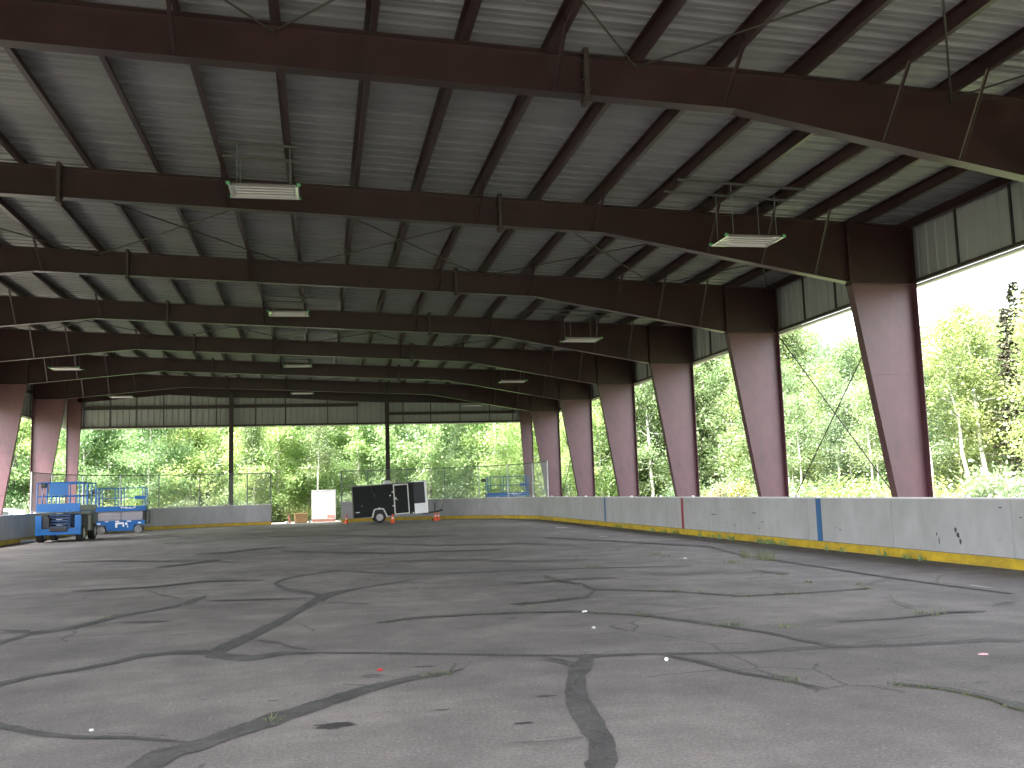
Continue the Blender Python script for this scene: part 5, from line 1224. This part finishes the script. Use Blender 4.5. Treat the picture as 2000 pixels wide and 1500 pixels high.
SPR = [spruce(41, 9.6, 1.75, 26000), spruce(42, 11.0, 1.7, 13000), spruce(43, 7.0, 1.3, 9000)]

CAMX, CAMZ = 0.5414, 1.4204
def where(x, y):
    """the opening of the shelter this plant is seen through"""
    h = (x - CAMX) / y
    xg = CAMX + h * YG
    if xg < -12.3: return 'past the left columns'
    if xg < -4.1: return 'left of the left gable post'
    if xg < 4.1: return 'between the two gable posts'
    if xg < 12.4: return 'right of the right gable post'
    yy = (12.3 - CAMX) / h
    if yy < 17.5: return 'right of the nearest right column'
    if yy < 23.6: return 'between the first and second right columns'
    if yy < 29.7: return 'between the second and third right columns'
    if yy < 35.8: return 'between the third and fourth right columns'
    return 'among the farthest right columns'

def plant(name, meshes, part_names, label, cat, group, x, y, s, rz, sz=None):
    t = thing(name, label, cat, (x, y, ground_z(x, y) - .03), rz, group)
    t.scale = (s, s, sz or s)
    for me, pn in zip(meshes, part_names):
        o = bpy.data.objects.new(pn, me); COL.objects.link(o); o.parent = t
    return t
def tree(kind, x, y, s, row, sz=None):
    name, colr, me = kind
    w = where(x, y); sp = name.replace('_tree', '')
    plant(name, me, ('trunk', 'crown'), '%s %s, %s of woods, %s' % (colr, sp, row, w), 'tree', '%s %ss, %s, %s' % (colr, sp, row, w), x, y, s, random.uniform(0, 6.28), sz)

random.seed(77)
rows = [(57.6, 'front row', 2.2, -19.5, 20.0), (61.5, 'second row', 2.3, -22, 22), (66.0, 'back row', 2.6, -24, 26)]
for y0, row, st, xa, xb in rows:
    x = xa
    while x < xb:
        xx, yy = x + random.uniform(-.7, .7), y0 + random.uniform(-1.1, 1.1)
        x += st
        # colour of the stand as in the picture: green at the left, yellow in the middle, pale and mid green to the right
        hx = (xx - CAMX) / yy * YG
        if hx < -8.5: wts = (1, 1, 3, 3, 1, .5)
        elif hx < -4: wts = (2, 1, 1.5, 1.5, 2, 1)
        elif hx < 3.5: wts = (3, 3, .8, .6, .4, 2.5)
        elif hx < 8: wts = (1.5, 1, 1.2, 1.5, 2.5, 1.5)
        else: wts = (1.2, 1, 1.5, 1.5, 1.5, 1)
        k = random.choices(FAR, wts)[0]
        if row == 'front row' and -3.5 < xx < 0.5: yy += .8
        if row == 'front row' and xx > 9: yy -= random.uniform(0, 1.0)
        sc = random.uniform(.8, 1.12)
        tree(k, xx, yy, sc, row)
for x0, row, st, ya, yb in ((25.3, 'front row', 2.0, 27.5, 57), (28.8, 'second row', 1.8, 28, 60), (33.0, 'back row', 2.0, 27, 64)):
    y = ya
    while y < yb:
        xx, yy = x0 + random.uniform(-1.0, 1.0), y + random.uniform(-.7, .7); y += st
        if row == 'front row' and 29.0 < yy < 37.0: continue
        k = random.choices(NEAR, (2.2, 2, 1.3, 2, 2))[0]
        if yy > 49: k = random.choices(FAR_SIDE, (2, 1, 2, 2, 1))[0]
        tree(k, xx, yy, random.uniform(.85, 1.12) * (.86 if row == 'front row' else 1.0) * (1.0 + .22 * smooth(42, 50, yy)), row)
for x, y, k in ((-18.2, 55.5, 3), (-20.5, 58, 2), (-17.6, 60, 3), (-23, 62, 0), (-25, 66, 3)):
    tree(FAR[k], x, y, random.uniform(.85, 1.05), 'stand beside the shed' if x < -19 else 'near edge')

for x, y in ((20.5, 56.5), (22.6, 57.6), (24.6, 59.0), (26.8, 60.5), (29.0, 62.0), (21.6, 60.5), (23.8, 62.2), (26.0, 64.0), (28.2, 65.8), (31.0, 67.0), (19.5, 59.0), (33.5, 69.0), (24.5, 66.5), (27.5, 69.5)):
    tree(random.choices(FAR_SIDE, (2, 1, 2, 2, 1))[0], x + random.uniform(-.4, .4), y + random.uniform(-.4, .4), random.uniform(1.0, 1.25), 'corner stand')
# trees one can pick out
def special(name, me, label, cat, x, y, s, rz=0.0, parts=('trunk', 'crown')):
    return plant(name, me, parts, label, cat, None, x, y, s, rz)
leaning = broadleaf(51, 8.4, 1.2, .48, 6000, .12, LEAF_YN, BARK_W, .0, .0125)
tall1 = broadleaf(52, 8.8, 1.4, .38, 8000, .12, LEAF_YN, BARK_W, .0, .0125)
thin1 = broadleaf(53, 7.0, 1.1, .42, 5000, .12, LEAF_GN, BARK_W, .0, .010)
t = special('birch_tree', leaning, 'white-trunked birch leaning to the left, right of the nearest full column', 'tree', 25.6, 33.4, .98, 0.4); t.rotation_euler = (0.04, -0.16, 0.4)
special('birch_tree', tall1, 'tall upright white-trunked birch just left of the spruce at the right edge', 'tree', 25.9, 32.75, 1.0, 1.0)
t = special('birch_tree', tall1, 'white-trunked birch between the leaning birch and the tall upright one', 'tree', 26.3, 33.6, .82, 3.4); t.rotation_euler = (0, .03, 3.4)
special('birch_tree', thin1, 'thin pale-stemmed birch close to the right edge of the nearest full column', 'tree', 24.2, 33.9, .9, 2.0)
special('birch_tree', thin1, 'thin white-stemmed birch just right of the tall upright birch', 'tree', 27.6, 33.2, 1.0, 4.4)
special('spruce_tree', SPR[0], 'dark spruce at the right edge of the picture, behind the boards', 'tree', 26.5, 31.75, .86, .6)
special('spruce_tree', SPR[1], 'dark spruce behind the birches, right of the nearest full column', 'tree', 29.8, 35.2, .92, 1.6)
special('spruce_tree', SPR[1], 'thin spruce top rising over the woods right of the nearest full column', 'tree', 40.0, 46.5, 1.12, 2.2)
special('spruce_tree', SPR[1], 'dark spruce filling the gap between the two left columns', 'tree', -20.0, 62.5, .95, 3.0)
special('spruce_tree', SPR[0], 'dark spruce low behind the shed on the far left', 'tree', -23.0, 72.0, .9, 5.0)
special('spruce_tree', SPR[2], 'small dark spruce just right of the left gable post', 'tree', -3.6, 60.0, .9, 1.0)
special('spruce_tree', SPR[2], 'small spruce just left of the left gable post', 'tree', -6.6, 59.0, .8, 2.0)
special('birch_tree', thin1, 'bare white birch trunk right of the left gable post', 'tree', -3.3, 56.2, .85, 2.6)
special('birch_tree', tall1, 'bare white birch trunk standing above the white storage box', 'tree', 2.9, 63.0, 1.1, 1.3)
special('birch_tree', thin1, 'slim white birch behind the white storage box', 'tree', .35, 56.6, .95, 0.3)
special('birch_tree', tall1, 'white birch trunk rising left of the shed roof', 'tree', -18.9, 58.5, 1.0, 0.9)
special('birch_tree', thin1, 'slim white birch trunk in front of the shed', 'tree', -17.2, 56.9, 1.05, 0.2)
for i, (x, y) in enumerate(((22.9, 43.6), (23.6, 44.2), (22.6, 41.5), (23.8, 40.2), (24.2, 37.6), (23.1, 36.4))):
    plant('birch_tree', thin1, ('trunk', 'crown'), 'slim white birch stem at the wood edge %s' % where(x, y), 'tree', 'slim stems at the wood edge %s' % where(x, y), x, y, random.uniform(.75, 1.0), random.uniform(0, 6))
special('shrub', bush(61, 2.3, 0.9, 3800, .13, LEAF_O), 'orange and yellow autumn shrub between the second and third full columns on the right', 'shrub', 20.6, 43.9, .78, 0.0, ('stems', 'foliage'))
special('shrub', bush(62, 1.9, 0.8, 2600, .12, LEAF_R), 'rusty brown shrub left of the orange and yellow shrub', 'shrub', 19.5, 44.9, .8, 0.0, ('stems', 'foliage'))

# shrubs along the wood edge
def shrub(x, y, s):
    colr, me = random.choices(BUSHES, (2, 1.6, 1.2))[0]
    w = where(x, y)
    plant('shrub', me, ('stems', 'foliage'), '%s shrub below the woods, %s' % (colr, w), 'shrub', '%s shrubs %s' % (colr, w), x, y, s, random.uniform(0, 6.28))
for i in range(26):
    x = -17 + 1.35 * i
    if -2.2 < x < 1.7: continue
    shrub(x + random.uniform(-.4, .4), 55.6 + random.uniform(-.5, .5), random.uniform(.8, 1.35))
for i in range(24):
    shrub(21.6 + random.uniform(-.9, .9), 25.5 + 1.3 * i, random.uniform(.8, 1.3))
for x, y in ((-1.6, 57.2), (-2.5, 56.8), (2.2, 57.3), (-0.7, 57.6), (1.2, 57.8)): shrub(x, y, random.uniform(.7, 1.0))

# the deep woods behind read as one mass
rr = random.Random(5)
cl = []
for k in range(2400):
    if k % 5 < 3:
        x, y = rr.uniform(-62, 62), rr.uniform(73, 84); h = 10.5
    elif k % 5 == 3:
        x, y = rr.uniform(39, 47), rr.uniform(14, 76); h = 10.5
    else:
        x, y = rr.uniform(-45, -28), rr.uniform(45, 84); h = 9.5
    cl.append((x, y, ground_z(x, y) + h * (rr.random() ** .8), 1.0))
me = crown_mesh('woods', LEAF_D, cl, 70000, .52, .9, 9)
o = bpy.data.objects.new('woods', me); COL.objects.link(o); tag(o, 'deep green woods behind the separate trees', 'woods', kind='stuff')

# ------------------------------------------------------------------ light and sky
SUN_EL, SUN_AZ = math.radians(62), math.radians(-124)     # azimuth clockwise from +Y: the sun stands behind and to the left
sd = Vector((math.sin(SUN_AZ) * math.cos(SUN_EL), math.cos(SUN_AZ) * math.cos(SUN_EL), math.sin(SUN_EL)))
w = bpy.data.worlds.new('World'); scene.world = w; w.use_nodes = True
N, L = w.node_tree.nodes, w.node_tree.links
sky = N.new('ShaderNodeTexSky'); sky.sky_type = 'NISHITA'; sky.sun_disc = False
sky.sun_elevation = SUN_EL; sky.sun_rotation = SUN_AZ
sky.air_density = 1.0; sky.dust_density = 3.0; sky.ozone_density = 1.0
hs = N.new('ShaderNodeHueSaturation'); hs.inputs['Saturation'].default_value = 0.30; hs.inputs['Value'].default_value = 1.15
L.new(sky.outputs[0], hs.inputs['Color'])
L.new(hs.outputs[0], N['Background'].inputs['Color']); N['Background'].inputs['Strength'].default_value = 0.15
sl = bpy.data.lights.new('sun', 'SUN'); sl.energy = SUN_E; sl.angle = math.radians(22); sl.color = (1.0, 0.96, 0.90)
so = bpy.data.objects.new('sun', sl); COL.objects.link(so); so.rotation_euler = sd.to_track_quat('Z', 'Y').to_euler()

# ------------------------------------------------------------------ camera
cam = bpy.data.cameras.new('camera'); cam.sensor_width = 36.0; cam.lens = 33.43; cam.clip_start = 0.05; cam.clip_end = 5000
co = bpy.data.objects.new('camera', cam); COL.objects.link(co)
F = Vector((0.19755917, 0.97398622, 0.11100096)); R = Vector((0.98025892, -0.19536662, -0.03040284)); U = Vector((0.00792607, -0.11481604, 0.99335515))
mm = Matrix(((R.x, U.x, -F.x, CAMX), (R.y, U.y, -F.y, 0.0), (R.z, U.z, -F.z, CAMZ), (0, 0, 0, 1)))
co.matrix_world = mm
scene.camera = co
scene.view_settings.view_transform = 'Standard'
try: scene.view_settings.look = 'None'
except Exception: pass
scene.view_settings.exposure = EXPO
scene.view_settings.gamma = 1.0
scene.cycles.max_bounces = 10; scene.cycles.diffuse_bounces = 6; scene.cycles.transmission_bounces = 6
scene.cycles.use_denoising = True
